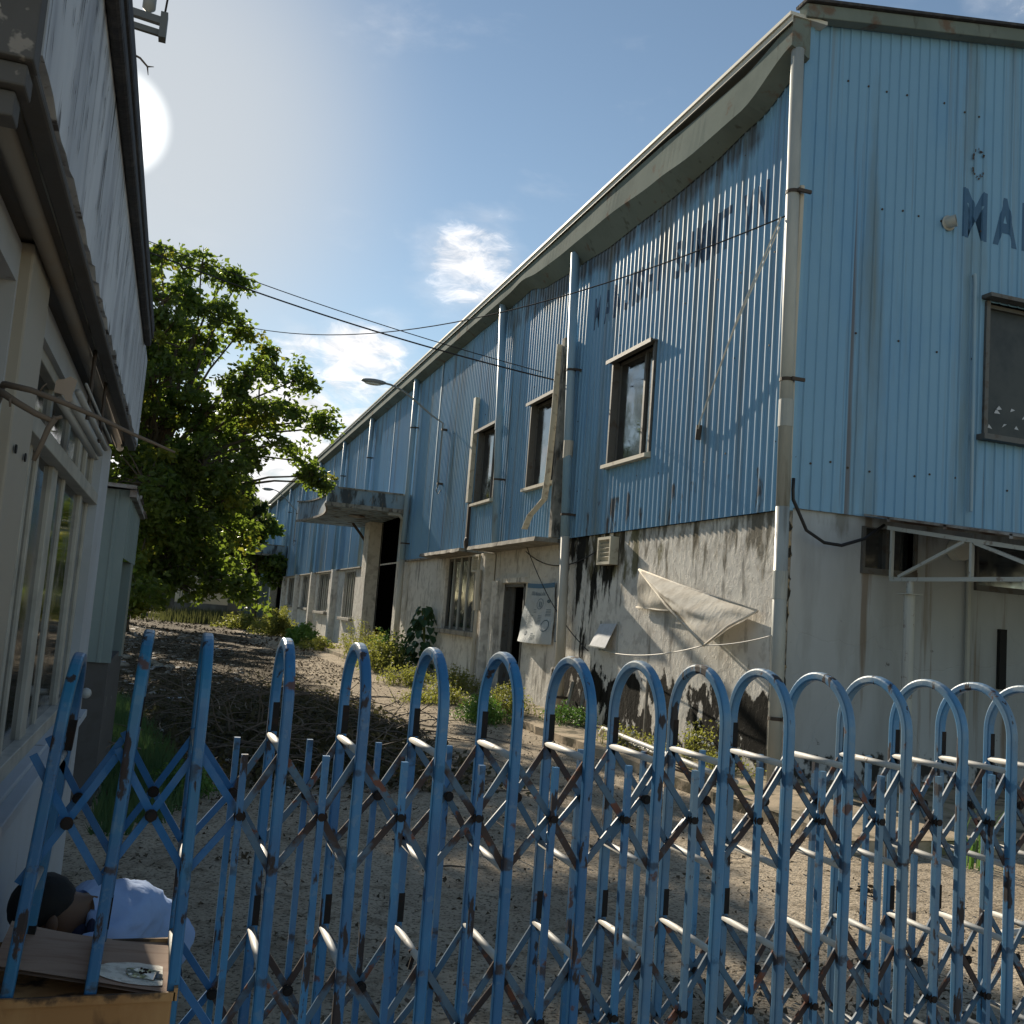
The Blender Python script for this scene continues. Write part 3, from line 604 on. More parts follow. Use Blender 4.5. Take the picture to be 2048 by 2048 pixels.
# entrance canopies with concave parapet
def canopy(y0, y1, xo, zb, zt):
    m_ = MB(); n = 16; th = .07
    front = []
    for i in range(n+1):
        t = i/n; y = y0+(y1-y0)*t; x = xo+.42*math.sin(math.pi*t)
        front.append((x, y, zt+.10*(1-math.sin(math.pi*t))**2))
    # soffit slab and curved front
    for i in range(n):
        (xa, ya, za), (xb, yb, zb2) = front[i], front[i+1]
        m_.quad((xa, ya, zb), (xb, yb, zb), (BX, yb, zb), (BX, ya, zb))
        m_.quad((xa, ya, zb), (xa, ya, za), (xb, yb, zb2), (xb, yb, zb))
        m_.quad((xa+th, ya, zb), (xb+th, yb, zb), (xb+th, yb, zb2), (xa+th, ya, za))
        m_.quad((xa, ya, za), (xa+th, ya, za), (xb+th, yb, zb2), (xb, yb, zb2))
        m_.quad((xa+th, ya, zb+.14), (BX, ya, zb+.14), (BX, yb, zb+.14), (xb+th, yb, zb+.14))
    o = m_.build('entrance_canopy', 'canopy', wh)
    s = MB(); zs = zt-.10
    s.box(xo, BX, y0-.0, y0+.08, zb+.001, zs); s.box(xo+.001, BX, y1-.08, y1, zb+.001, zs)
    s.build_split('side_parapet', 'canopy', o)
    s = MB(); s.box(xo-.012, xo+.30, y0-.02, y0+.10, zb-.004, zt+.12); s.build('corner_post', 'canopy', o)
    s = MB(); s.box(xo+.30, BX-.02, y0-.035, y0-.002, zs, zs+.05); s.box(xo-.02, BX-.02, y0-.03, y0-.002, zb-.02, zb+.10)
    for i in range(n):
        (xa, ya, za), (xb, yb, zb2) = front[i], front[i+1]
        s.bar((xa-.02, ya, za+.02), (xb-.02, yb, zb2+.02), .08, .05); s.bar((xa-.02, ya, zb+.02), (xb-.02, yb, zb+.02), .06, .07)
    s.build('coping', 'concrete', o)
    s = MB(); s.tube([(6.0, y0+.10, zb-.05), (6.35, y0+.10, zb-.05), (6.52, y0+.1, zb-.22), (6.55, y0+.1, zb-.6)], .07, 10); s.build('drain_elbow', 'pipe', o)
    s = MB(); s.blob((5.45, (y0+y1)/2-1.3, zb-.03), (.28, .28, .05), 14, 6); s.build('ceiling_lamp', 'sheetroof', o)
    s = MB(); s.tube([(BX-.25, y1-1.9, 3.9), (BX-.5, y1-1.9, 4.2), (BX-.8, y1-1.9, zb)], .05, 6); s.build('strut', 'clamp', o)
canopy(30.0, 37.6, 4.09, 4.55, 5.18)
canopy(64.6, 72.5, 4.2, 4.35, 5.1)
# door leaves inside portals
for a, b in portals:
    m_ = MB(); m_.box(BX+.01, BX+.03, a, a+.06, 0, 4.52); m_.box(BX+.01, BX+.03, b-.06, b, 0, 4.52); m_.build_split('door_frame', 'interior', wh)
# cladding bottom trim (grimy drip edge)
m_ = MB()
for a, b in ((37.6, 64.6), (26, 30)): m_.box(BX-.06, BX+.04, a, b, ZC-.05, ZC-.002)
m_.build_split('drip_edge', 'concrete', wh)
# downpipes : (mat, top(x,y,z), bottom, radius)
def downpipe(mt, p, q, r, clamps, low=None, joint=None):
    m_ = MB(); p = Vector(p); q = Vector(q)
    n = 8; pts = [p.lerp(q, i/n)+Vector((random.uniform(-.006, .006), random.uniform(-.006, .006), 0)) for i in range(n+1)]
    zc = 3.1
    t = (p.z-zc)/(p.z-q.z) if low else 1.0
    mid = p.lerp(q, t)
    m_.tube([p, p.lerp(mid, .5)+Vector((0, .005, 0)), mid], r, 14)
    o = m_.build('downpipe', mt, wh, smooth=True)
    if low: MB().tube([mid, q], r*1.01, 14).build('lower_pipe', low, o, smooth=True)
    j = MB()
    for z in (joint or ()):
        c_ = p.lerp(q, (p.z-z)/(p.z-q.z)); j.tube([c_+Vector((0, 0, .16)), c_-Vector((0, 0, .16))], r*1.09, 14)
    if joint: j.build_split('pipe_joint', mt if not low else low, o)
    for z in clamps:
        k = MB()
        c_ = p.lerp(q, (p.z-z)/(p.z-q.z)); k.tube([c_+Vector((0, 0, .02)), c_-Vector((0, 0, .02))], r*1.12, 14); k.box(c_.x, BX+.03, c_.y-r*1.5, c_.y-r*1.1, c_.z-.02, c_.z+.02)
        k.build('pipe_bracket', 'clamp', o)
    return o
random.seed(4)
downpipe('pipe', (6.50, BY-.07, 8.72), (6.54, BY-.22, -.02), .078, (6.9, 4.6, .7), low='pipe', joint=(4.2, 2.2))
downpipe('bluepipe', (6.50, 16.95, 8.5), (6.50, 16.20, -.02), .085, (6.2, 3.5, .3), low='lowpipe', joint=(4.7,))
downpipe('bluepipe', (6.50, 21.35, 8.75), (6.52, 20.6, 3.1), .085, (4.6, ), joint=(5.9,))
downpipe('bluepipe', (6.50, 29.9, 8.8), (6.50, 29.75, 0), .085, (7.2, 3.6), low='lowpipe')
for y in (37.2, 43.5, 51.0, 57.8, 64.6, 72.6, 79.8, 88): downpipe('bluepipe', (6.50, y, 8.8), (6.50, y, 3.1), .085, (7.2,))
# dark cover strips between the far sheets
m_ = MB()
for y in (40.6, 47.3, 54.2, 61.2, 68.5, 76, 84, 92, 33.5, 27.2): m_.box(BX-.030, BX-.018, y-.05, y+.05, 4.6 if y in (33.5, 68.5) else ZC, 8.72)
m_.build_split('cover_strip', 'bluepipe', wh)
# second thin conduit behind the corner pipe
m_ = MB(); m_.tube([(6.62, BY-.11, 7.0), (6.60, BY-.12, 5), (6.63, BY-.10, 3.2)], .035, 8); m_.tube([(6.60, BY-.13, 3.3), (6.62, BY-.13, -.05)], .03, 8); m_.build('conduit', 'lowpipe', wh)
# tall cable duct beside window B and its bent cover strip
m_ = MB(); m_.box(BX-.20, BX-.03, 17.06, 17.22, 3.12, 6.9); m_.build('cable_duct', 'concrete', wh, bevel=.01)
m_ = MB(); m_.sweep([(BX-.22, 17.26, 6.8), (BX-.23, 17.29, 5.4), (BX-.25, 17.33, 4.3), (BX-.27, 17.38, 3.85), (BX-.40, 17.75, 3.55), (BX-.42, 17.95, 3.3)], .12, .015, (1, 0, 0)); m_.build('bent_duct_cover', 'sill', wh)
m_ = MB(); m_.box(BX-.14, BX-.03, 23.1, 23.28, 4.3, 6.9); m_.build('cable_duct', 'sill', wh); m_ = MB(); m_.box(BX-.10, BX-.03, 23.12, 23.22, 3.15, 4.28); m_.blob((BX-.1, 23.1, 3.3), (.06, .1, .15), 7, 5, .3); m_.build('rusted_duct', 'clamp', wh)
# louvre vents
def louvre(a, b, c, d, xo=.16):
    m_ = MB(); x1 = LX-.01; x0 = LX-xo; t = .045
    m_.box(x0, x1, a, a+t, c, d); m_.box(x0, x1, b-t, b, c, d); m_.box(x0, x1, a+t, b-t, c, c+t); m_.box(x0, x1, a+t, b-t, d-t, d)
    o = m_.build('louvre_vent', 'sill', wh)
    s = MB(); n = 5
    for i in range(n):
        z = c+t+(d-c-2*t)*(i+.6)/n; s.bar((x0+.05, a+t, z), (x0+.05, b-t, z), .09, .012, (1, 0, .6))
    s.build_split('slat', 'sill', o)
    MB().quad((x1-.02, a+t, c+t), (x1-.02, a+t, d-t), (x1-.02, b-t, d-t), (x1-.02, b-t, c+t)).build('backing', 'interior', o)
louvre(14.60, 15.12, 2.57, 3.02)
louvre(21.42, 21.95, 2.56, 2.96, .3)
m_ = MB(); m_.box(LX-.26, LX-.02, 21.02, 21.40, -.12, 2.98); m_.build('pier', 'wall', wh, bevel=.02)
m_ = MB(); m_.tube([(LX-.35, 21.15, 2.6), (LX-.33, 21.15, 1.7)], .07, 10); m_.tube([(LX-.33, 21.15, 1.7), (LX-.33, 21.15, -.05)], .05, 8); m_.build('drain_pipe', 'lowpipe', wh)
# vent elbow, conduits on the gable
m_ = MB(); m_.tube([(8.88, BY+.02, 7.03), (8.88, BY-.05, 7.03), (8.895, BY-.09, 7.035), (8.92, BY-.12, 7.04)], [.075, .075, .075, .078], 18, cap=False); m_.tube([(8.88, BY-.02, 7.03), (8.88, BY-.035, 7.03)], .10, 18)
o = m_.build('vent_elbow', 'pipe', wh, smooth=True); m_ = MB(); m_.tube([(8.908, BY-.105, 7.038), (8.910, BY-.108, 7.038)], .066, 18); m_.build('vent_mouth', 'interior', o)
m_ = MB(); m_.tube([(9.30, BY+.0, 6.40), (9.30, BY-.05, 6.42), (9.30, BY-.06, 6.3), (9.33, BY-.06, 3.35)], .022, 8); m_.build('conduit', 'bluepipe', wh)
m_ = MB(); m_.tube([(9.37, GY-.06, 2.9), (9.385, GY-.06, -.05)], .03, 8); m_.build('conduit', 'pipe', wh)
m_ = MB(); m_.box(9.90, 10.01, GY-.05, GY, 1.17, 1.92); m_.build('switch_box', 'interior', wh)
m_ = MB(); m_.tube([(9.19, GY-.02, 2.86), (9.19, GY-.16, 2.86)], .14, 18); m_.build('round_lamp', 'lens', wh)
m_ = MB(); m_.tube([(6.66, BY-.16, 3.45), (6.655, BY-.165, 3.32), (6.66, BY-.17, 3.2), (6.85, BY-.18, 2.86), (7.1, BY-.18, 2.74), (7.34, BY-.18, 2.73), (7.66, BY-.18, 2.84), (7.92, BY-.2, 3.03)], .020, 8); m_.build('drooping_cable', 'wire', wh, smooth=True)
# screws and small holes
m_ = MB(); random.seed(9)
for z in (8.6, 7.05, 5.35, 3.72):
    for i in range(22):
        x = 6.95+i*.152*2+random.uniform(-.05, .05); zz = z+random.uniform(-.04, .04)
        if 9.5 < x < 11.4 and 4.3 < zz < 6.2 or random.random() < .35: continue
        m_.tube([(x, BY-.002, zz), (x, BY-.012, zz)], .014, 6)
for z in (8.0, 6.4, 5.2, 3.9):
    for i in range(20):
        y = 10.3+i*.9+random.uniform(-.3, .3)
        if any(a-.2 < y < b+.2 and c-.2 < z < d+.2 for a, b, c, d in upwin): continue
        zz = z+random.uniform(-.05, .05); m_.tube([(BX, y, zz), (BX-.012, y, zz)], .013, 6)
m_.build('screw_heads', 'clamp', wh).__setitem__('kind', 'stuff')
# faded lettering
def letters(text, poslist, axis, plane, z0, z1, w, mt, flip, name):
    verts, faces = [], []
    for ch, u in zip(text, poslist):
        if ch == ' ': continue
        cu = bpy.data.curves.new('t', 'FONT'); cu.body = ch; cu.offset = .035; cu.resolution_u = 3
        ob = bpy.data.objects.new('t', cu); col.objects.link(ob)
        dg = bpy.context.evaluated_depsgraph_get(); me = bpy.data.meshes.new_from_object(ob.evaluated_get(dg))
        xs = [v.co.x for v in me.vertices]; ys_ = [v.co.y for v in me.vertices]
        x0, x1, y0, y1 = min(xs), max(xs), min(ys_), max(ys_); ww = w*(.35 if ch == 'I' else 1)
        o_ = len(verts)
        for v in me.vertices:
            s = (v.co.x-x0)/(x1-x0)*ww-ww/2; t = z0+(v.co.y-y0)/(y1-y0)*(z1-z0)
            verts.append((plane, u-s, t) if axis == 'y' else (u+s, plane, t))
        faces += [tuple(i+o_ for i in p.vertices) for p in me.polygons]
        bpy.data.objects.remove(ob); bpy.data.curves.remove(cu)
    import bmesh
    bm = bmesh.new(); bv = [bm.verts.new(v) for v in verts]
    for f in faces:
        try: bm.faces.new([bv[i] for i in f])
        except ValueError: pass
    ax = 1 if axis == 'y' else 0; P_ = .15 if axis == 'y' else .152; H_ = .017 if axis == 'y' else .018
    us = [v[ax] for v in verts]; k = math.floor(min(us)/P_)
    while k*P_ < max(us):
        for t in (0, .012, .030, .042):
            co = [0, 0, 0]; no = [0, 0, 0]; co[ax] = k*P_+t; no[ax] = 1
            bmesh.ops.bisect_plane(bm, geom=bm.verts[:]+bm.edges[:]+bm.faces[:], plane_co=co, plane_no=no, dist=1e-5)
        k += 1
    def pf(u):
        t = u % P_
        if t > P_-1e-4: t = 0
        return H_*t/.012 if t < .012 else H_ if t < .0301 else H_*(1-(t-.030)/.012) if t < .042 else 0.
    for v in bm.verts: v.co[0 if axis == 'y' else 1] = plane-pf(v.co[ax])
    me = bpy.data.meshes.new(name); bm.to_mesh(me); bm.free()
    for v in me.vertices: v.co -= Vector((BX, BY, 0))
    me.materials.append(M[mt]); o = bpy.data.objects.new(name, me); col.objects.link(o); o.parent = wh
    return o
for word, pp in (('MANOISHI', [16.05, 15.60, 15.18, 14.82, 14.55, 14.33, 13.95, 13.68]), ('SUMMIT', [13.03, 12.72, 12.37, 12.03, 11.86, 11.66]), ('VN', [11.10, 10.76])): letters(word, pp, 'y', BX-.003, 6.83, 7.42, .27, 'letter', True, 'wall_lettering')
letters('MAN', [9.32, 9.82, 10.30], 'x', BY-.003, 6.91, 7.57, .40, 'letter2', False, 'gable_lettering')

m_ = MB(); random.seed(41)
for k in range(22):
    a = random.uniform(0.5, 5.6); x = 9.34+.10*math.cos(a)+random.uniform(-.012, .012); z = 7.93+.19*math.sin(a)+random.uniform(-.02, .02)
    m_.box(x-.008, x+random.uniform(.0, .02), BY-.021, BY-.0185, z-.012, z+random.uniform(0, .03))
m_.build('paint_chips', 'clamp', wh)['kind'] = 'stuff'

# ------------------------------------------------------------------ porch roof against the gable
pc = thing('porch_roof', (8.0, 9.9, 0), 'sloping sheet metal porch roof on pale welded trusses and pipe posts against the gable', 'porch roof')
X0 = 7.75
m_ = MB(); m_.add([(X0, 9.93, 3.16), (12.5, 9.93, 3.16), (12.5, 6.6, 2.62), (X0, 6.6, 2.62), (X0, 9.93, 3.135), (12.5, 9.93, 3.135), (12.5, 6.6, 2.595), (X0, 6.6, 2.595)], [(0, 1, 2, 3), (7, 6, 5, 4), (0, 3, 7, 4), (3, 2, 6, 7)]); m_.build('roof_sheet', 'sheetroof', pc)
def truss(x):
    t = MB(); w = .045
    t.bar((x, 9.55, 2.37), (x, 6.7, 2.34), w, w); t.bar((x, 9.62, 2.98), (x, 6.7, 2.50), w, w)
    t.bar((x, 9.55, 2.99), (x, 9.55, 2.37), w*.8, w*.8, (0, 1, 0)); t.bar((x, 9.42, 2.40), (x, 8.42, 2.76), w*.8, w*.8); t.bar((x, 8.32, 2.74), (x, 8.32, 2.37), w*.8, w*.8, (0, 1, 0))
    t.bar((x, 8.28, 2.74), (x, 7.3, 2.40), w*.8, w*.8); t.bar((x, 7.3, 2.58), (x, 7.3, 2.36), w*.8, w*.8, (0, 1, 0))
    o = t.build('truss', 'truss', pc)
    return o
for x in (7.86, 10.4, 12.2): truss(x)
m_ = MB()
for y in (9.5, 8.6, 7.7, 6.8): m_.bar((X0, y, 3.06-(9.5-y)*.162), (12.4, y, 3.06-(9.5-y)*.162), .04, .05)
m_.build_split('purlin', 'sheetroof', pc)
for x in (7.86, 10.4):
    m_ = MB(); m_.tube([(x, 9.23, 2.35), (x, 9.23, 2.2)], .04, 10); m_.tube([(x, 9.23, 2.2), (x, 9.23, 0)], .062, 12); o = m_.build('post', 'truss', pc, smooth=False)
    m_ = MB(); m_.box(x-.1, x+.1, 9.13, 9.33, 2.195, 2.205); m_.build('cap_plate', 'truss', o)
# ------------------------------------------------------------------ folding gate
GX_ = [-.300, -.095, .112, .341, .561, .797, 1.032, 1.275, 1.517, 1.753, 1.998, 2.239, 2.478, 2.722, 2.946, 3.19, 3.43, 3.67, 3.91]
GD, GW, GT = 2.9, .36, 1.49
gate = thing('folding_gate', (0, GD, -.12), 'blue folding scissor gate of arched steel tubes with worn rusty paint across the yard entrance', 'gate')
def gate_frame(x, parent, first):
    pts = [(x, GD, .0)]; r = GW/2; zc = GT-.017-r
    for i in range(25):
        a = math.pi*i/24; pts.append((x, GD+r-r*math.cos(a), zc+r*math.sin(a)))
    pts.append((x, GD+GW, .0))
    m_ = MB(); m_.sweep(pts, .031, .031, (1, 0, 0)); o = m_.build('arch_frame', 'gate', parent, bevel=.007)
    for z in (1.18, .848, .588, .25):
        b_ = MB(); b_.tube([(x-.004, GD+.012, z), (x-.004, GD+GW-.012, z)], .0112, 10); b_.build('crossbar', 'bar', o, smooth=True)
    for z in (1.19, .60):
        b_ = MB(); b_.box(x-.004, x+.0163, GD+GW-.0163, GD+GW+.0163, z, z+.09); b_.build('dark_segment', 'black', o)  # dark box on part of the back leg, just above a crossbar
    b_ = MB()
    for yy in (GD, GD+GW): b_.tube([(x-.012, yy, -.07), (x+.012, yy, -.07)], .05, 14)
    for yy in (GD, GD+GW): b_.box(x-.017, x+.017, yy-.017, yy+.017, -.05, .0)
    b_.build('caster', 'black', o)
    return o
proto = gate_frame(GX_[0], gate, True)
def mv(c, dx, ty=0): c.location.x += dx
# leftmost three frames rest on the rusty box and are cut short there
frames = []
for i, x in enumerate(GX_):
    if i == 0: continue
    c = copy_tree(proto, gate); c.location.x += x-GX_[0]; frames.append(c)
# slight lean of the first frames
def lean(o, x, ang, dz=0):
    piv = Vector((x, GD, .5))-parent_loc(gate)
    Rm = Matrix.Rotation(ang, 4, 'Y'); T = Matrix.Translation(piv) @ Rm @ Matrix.Translation(-piv)
    T = T @ Matrix.Translation(o.location)
    o.location = T.translation; o.rotation_euler = T.to_euler()
    o.location.z += dz
lean(proto, GX_[0], R(4.2), -.075); lean(frames[0], GX_[1], R(2.6), 0.0)
# pickets
def picket(x, yy, z1=1.17):
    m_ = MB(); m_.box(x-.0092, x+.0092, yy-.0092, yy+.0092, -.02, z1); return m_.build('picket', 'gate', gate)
def pair(xa, xb, xm, yy, zt, zm, zl, side):
    m_ = MB(); s = .006*side
    def cen(p, q): m_.bar(p, q, .006, .024, (0, 0, 1)) if False else m_.sweep([p, q], .007, .020, (0, 1, 0))
    cen((xa, yy, zt), (xm, yy, zm)); cen((xm, yy, zm), (xb, yy, zl))
    cen((xa, yy+s*1.5, zl), (xm, yy+s*1.5, zm)); cen((xm, yy+s*1.5, zm), (xb, yy+s*1.5, zt))
    o = m_.build('scissor_link', 'gatelink', gate)
    b_ = MB(); b_.tube([(xm, yy-.034*side if side > 0 else yy-.03, zm), (xm, yy+.03, zm)], .0115, 10); b_.tube([(xm, yy-.028, zm), (xm, yy-.024, zm)], .017, 10); b_.build('bolt', 'black', o)
    return o
random.seed(21)
for i in range(len(GX_)-1):
    xa, xb = GX_[i], GX_[i+1]; xm = (xa+xb)/2+(.012 if i > 1 else 0)
    for layer, yy in ((0, GD+.012), (1, GD+GW-.012)):
        if i >= 2:
            picket(xm+random.uniform(-.003, .003), yy-.020 if layer == 0 else yy+.020, 1.165+random.uniform(-.01, .01))
        zz = (1.172, 1.002, .842) if i > 0 else (1.15, .98, .82)
        if i >= 1 or layer == 0 or True: pair(xa, xb, xm, yy, *zz, 1)
        if i >= 2: pair(xa, xb, xm, yy, .582, .41, .245, 1)
# plastic bag scrap tied on a crossbar
m_ = MB(); random.seed(3)
for k in range(9):
    a = random.random()*6.28; m_.tube([(.80+.012*math.cos(a), GD+.10, .585+.012*math.sin(a)), (.80+.03*math.cos(a), GD+.10+random.uniform(-.02, .02), .575+.03*math.sin(a)-.01)], .006, 5)
tag(m_.build('knotted_strap', 'black'), 'small black strap knotted round a pale crossbar of the gate', 'strap')

# ------------------------------------------------------------------ rusty box with board on it
rb = thing('rusty_metal_box', (-.1, 3.05, -.12), 'rust orange steel gate motor box under the left end of the gate', 'metal box')
m_ = MB(); m_.box(-.42, .112, 2.875, 3.27, -.12, .535); m_.build('casing', 'rustbox', rb, bevel=.006)
m_ = MB(); m_.box(-.42, .118, 2.862, 2.872, .530, .552); m_.box(.114, .124, 2.862, 3.27, .530, .562); m_.box(-.42, .118, 3.272, 3.282, .50, .56); m_.build('rim', 'rustbox', rb)
bd = thing('warped_board', (-.1, 3.05, .54), 'warped brown board lying on the rusty box with a whitish puddle ring coloured bright as if sunlit', 'board')
def bfn(u, v):
    x = -.345+u*.445; yb = 2.885+.12*(1-u)**2.2*(1) ; yt = 3.275+.06*(1-u)**2
    y = yb+(yt-yb)*v
    z = .548+.022*math.sin(u*3.0+.3)*(1-v)+.035*(1-u)**2+.02*v*(1-u)
    return (x, y, z)
m_ = MB(); m_.grid(bfn, 26, 12); m_.grid(lambda u, v: tuple(Vector(bfn(u, v))-Vector((0, 0, .010))), 26, 12)
o = m_.build('board', 'ply', bd, smooth=True)
def ring(cx, cy, rx, ry, z, name, mt, jag=.0, seed=0):
    random.seed(seed); m_ = MB(); n = 40; vs = [(cx, cy, z)]
    for k in range(n):
        a = 2*math.pi*k/n; j = 1+random.uniform(-jag, jag)
        x, y = cx+rx*math.cos(a)*j, cy+ry*math.sin(a)*j
        vs.append((min(x, .085), y, z))
    m_.add(vs, [(0, 1+k, 1+(k+1) % n) for k in range(n)]); return m_
# puddle ring with painted sun brightness follows the board surface
def drape(m_, dz):
    out = []
    for x, y, z in m_.v:
        u = max(0, min(1, (x+.345)/.445)); yb = 2.885+.12*(1-u)**2.2; yt = 3.275+.06*(1-u)**2; v = max(0, min(1, (y-yb)/(yt-yb)))
        out.append((x, y, bfn(u, v)[2]+dz))
    m_.v = out; return m_
drape(ring(.02, 2.99, .115, .085, 0, '', '', .03, 1), .003).build('sunlit_puddle_ring', 'scale', bd)
drape(ring(.035, 2.985, .050, .040, 0, '', '', .16, 2), .006).build('puddle', 'waterp', bd)
m_ = MB(); random.seed(8)
for k in range(9):
    a = random.random()*6.28; x = .02+.035*math.cos(a)*random.random()+.01; y = 2.965+random.uniform(-.02, .02); m_.blob((x, y, .575), (random.uniform(.002, .006), .004, .003), 5, 4, .3)
m_.build('grit', 'black', bd)

# ------------------------------------------------------------------ guard house
gh_ = thing('guard_house', (-1.5, 4.0, -.12), 'low white guard house with overhanging peeling painted fascia at the left edge', 'building')
WX = -.45; WE = 6.62
m_ = MB()
for (a, b, c, d) in cells(1.95, WE, -.12, 2.44, [(3.12, 5.98, .93, 2.34), (2.1, 2.70, .93, 2.34)]): m_.quad((WX, a, c), (WX, b, c), (WX, b, d), (WX, a, d))
for (a, b, c, d) in [(3.12, 5.98, .93, 2.34), (2.1, 2.70, .93, 2.34)]:
    t = -.16
    m_.quad((WX, a, c), (WX, a, d), (WX+t, a, d), (WX+t, a, c)); m_.quad((WX, b, c), (WX+t, b, c), (WX+t, b, d), (WX, b, d)); m_.quad((WX, a, c), (WX+t, a, c), (WX+t, b, c), (WX, b, c)); m_.quad((WX, a, d), (WX, b, d), (WX+t, b, d), (WX+t, a, d))
m_.quad((-3.2, WE, -.12), (-3.2, WE, 2.44), (WX, WE, 2.44), (WX, WE, -.12)); m_.quad((-3.2, 1.95, -.12), (WX, 1.95, -.12), (WX, 1.95, 2.44), (-3.2, 1.95, 2.44)); m_.quad((-3.2, 1.95, -.12), (-3.2, 1.95, 2.44), (-3.2, WE, 2.44), (-3.2, WE, -.12))
m_.build('wall', 'white', gh_)
MB().box(WX-.02, WX+.030, 2.72, 3.06, -.12, 2.45).build('post', 'cream', gh_, bevel=.006)
m_ = MB(); m_.tube([(WX+.034, 2.78, 1.93), (WX+.038, 2.78, 1.93)], .012, 10); m_.tube([(WX+.034, 2.95, 1.93), (WX+.038, 2.95, 1.93)], .012, 10); m_.build_split('screw_hole', 'interior', gh_)
m_ = MB(); random.seed(19); n = 18
m_.add([(-.395+.045*math.cos(2*math.pi*i/n)*random.uniform(.6, 1.2), 1.7085, 2.535+.03*math.sin(2*math.pi*i/n)*random.uniform(.5, 1.3)) for i in range(n)], [tuple(range(n))]); m_.build('bare_plaster_patch', 'gplaster2', gh_)
# roof slab with peeling fascia
m_ = MB(); m_.box(-3.4, -.36, 1.80, 6.46, 2.46, 3.02); m_.build('roof_slab', 'soffit', gh_)
m_ = MB(); n = 60; vs = []; random.seed(12)
for i in range(n+1):
    y = 1.77+(6.48-1.77)*i/n; e = random.uniform(-.012, .014)
    vs += [(-.300, y, 2.475+e), (-.298, y, 3.01), (-.36, y, 3.01), (-.36, y, 2.47)]
m_.add(vs, [(4*i+j, 4*i+(j+1) % 4, 4*i+4+(j+1) % 4, 4*i+4+j) for i in range(n) for j in range(4)]+[(3, 2, 1, 0), (4*n, 4*n+1, 4*n+2, 4*n+3)]); m_.build('fascia_board', 'peel', gh_)
m_ = MB(); random.seed(77)
for k in range(280):
    y = 1.82+4.6*random.random(); long_ = random.random() < .30
    z0 = random.uniform(2.49, 2.95); L_ = random.uniform(.12, .36) if long_ else random.uniform(.015, .09)
    n = 7; w0 = random.uniform(.004, .010) if long_ else random.uniform(.002, .007); yy = y; vs = []
    for i in range(n+1):
        t = i/n; z = min(3.0, z0+L_*t); yy += random.uniform(-.006, .006)*(1 if long_ else .6); ww = w0*(math.sin(math.pi*min(1, max(0, t)))**.5)*random.uniform(.4, 1.2)+.0004
        vs += [(-.2965, yy-ww/2, z), (-.2965, yy+ww/2, z)]
    m_.add(vs, [(2*i, 2*i+1, 2*i+3, 2*i+2) for i in range(n)])
for k in range(0):   # flaked patches near the lower edge
    y = 1.62+4.8*random.random(); z = 2.485+abs(random.gauss(0, .035)); r_ = random.uniform(.006, .022); n = 7
    m_.add([(-.2968, y+r_*1.6*math.cos(2*math.pi*i/n)*random.uniform(.5, 1.2), z+r_*math.sin(2*math.pi*i/n)*random.uniform(.5, 1.2)) for i in range(n)], [tuple(range(n))])
m_.build('paint_cracks', 'gcrack', gh_)['kind'] = 'stuff'
m_ = MB(); m_.box(-.350, -.306, 1.78, 6.49, 2.440, 2.462); m_.build('drip_lip', 'gplaster', gh_, bevel=.006)
m_ = MB(); m_.tube([(-.395, 1.8, 2.445), (-.395, 6.45, 2.445)], .022, 10); m_.build('soffit_moulding', 'soffit', gh_, smooth=True)
m_ = MB(); m_.box(-3.4, -.302, 1.71, 1.768, 2.435, 3.02); m_.box(-3.4, -.312, 1.725, 1.79, 2.395, 2.433); m_.box(-3.4, -.328, 1.745, 1.80, 2.350, 2.393); m_.build('front_beam', 'gplaster', gh_, bevel=.004)
m_ = MB(); m_.box(-3.45, -.255, 1.66, 5.95, 3.022, 3.10); m_.box(-.297, -.262, 1.70, 5.9, 2.965, 3.020); m_.build('roof_edge', 'roofdark', gh_, bevel=.01)
# window frames of the guard house
fo = MB(); xf = WX-.05
for a, w_ in ((3.12, .05), (3.62, .05), (3.80, .04), (4.22, .16), (4.70, .05), (5.45, .10), (5.93, .05)): fo.box(xf-.03, xf+.006+(.006 if w_ > .09 else 0), a, a+w_, .95, 2.05)
for a, w_ in ((3.12, .05), (3.95, .05), (4.6, .05), (5.15, .10), (5.5, .05), (5.93, .05)): fo.box(xf-.03, xf+.010, a, a+w_, 2.11, 2.34)
fo.box(xf-.03, xf+.05, 3.12, 5.98, 2.05, 2.11); fo.box(xf-.03, xf+.04, 3.12, 5.98, .93, 1.0); fo.box(xf-.03, xf+.03, 3.12, 5.98, 2.30, 2.34)
wf = fo.build('window', 'alu', gh_, bevel=.003)
MB().quad((xf-.005, 3.12, .95), (xf-.005, 5.98, .95), (xf-.005, 5.98, 2.34), (xf-.005, 3.12, 2.34)).build('pane', 'glass', wf)
MB().quad((xf-.005, 2.1, .95), (xf-.005, 2.70, .95), (xf-.005, 2.70, 2.34), (xf-.005, 2.1, 2.34)).build('pane', 'glass', wf)
m_ = MB(); m_.box(WX-.02, WX+.075, 3.1, 6.0, .885, .925); m_.box(WX-.05, WX+.03, 3.12, 5.98, .925, .945); m_.build('sill', 'white', wf, bevel=.004)
m_ = MB(); m_.blob((WX+.075, 5.74, 1.037), .028, 14, 8); m_.tube([(WX+.0, 5.74, 1.037), (WX+.06, 5.74, 1.037)], .014, 10); m_.build('door_knob', 'bar', gh_, smooth=True)
m_ = MB(); m_.box(WX, WX+.03, 5.6, 5.9, .98, 1.0); m_.build('latch_plate', 'alu', gh_)
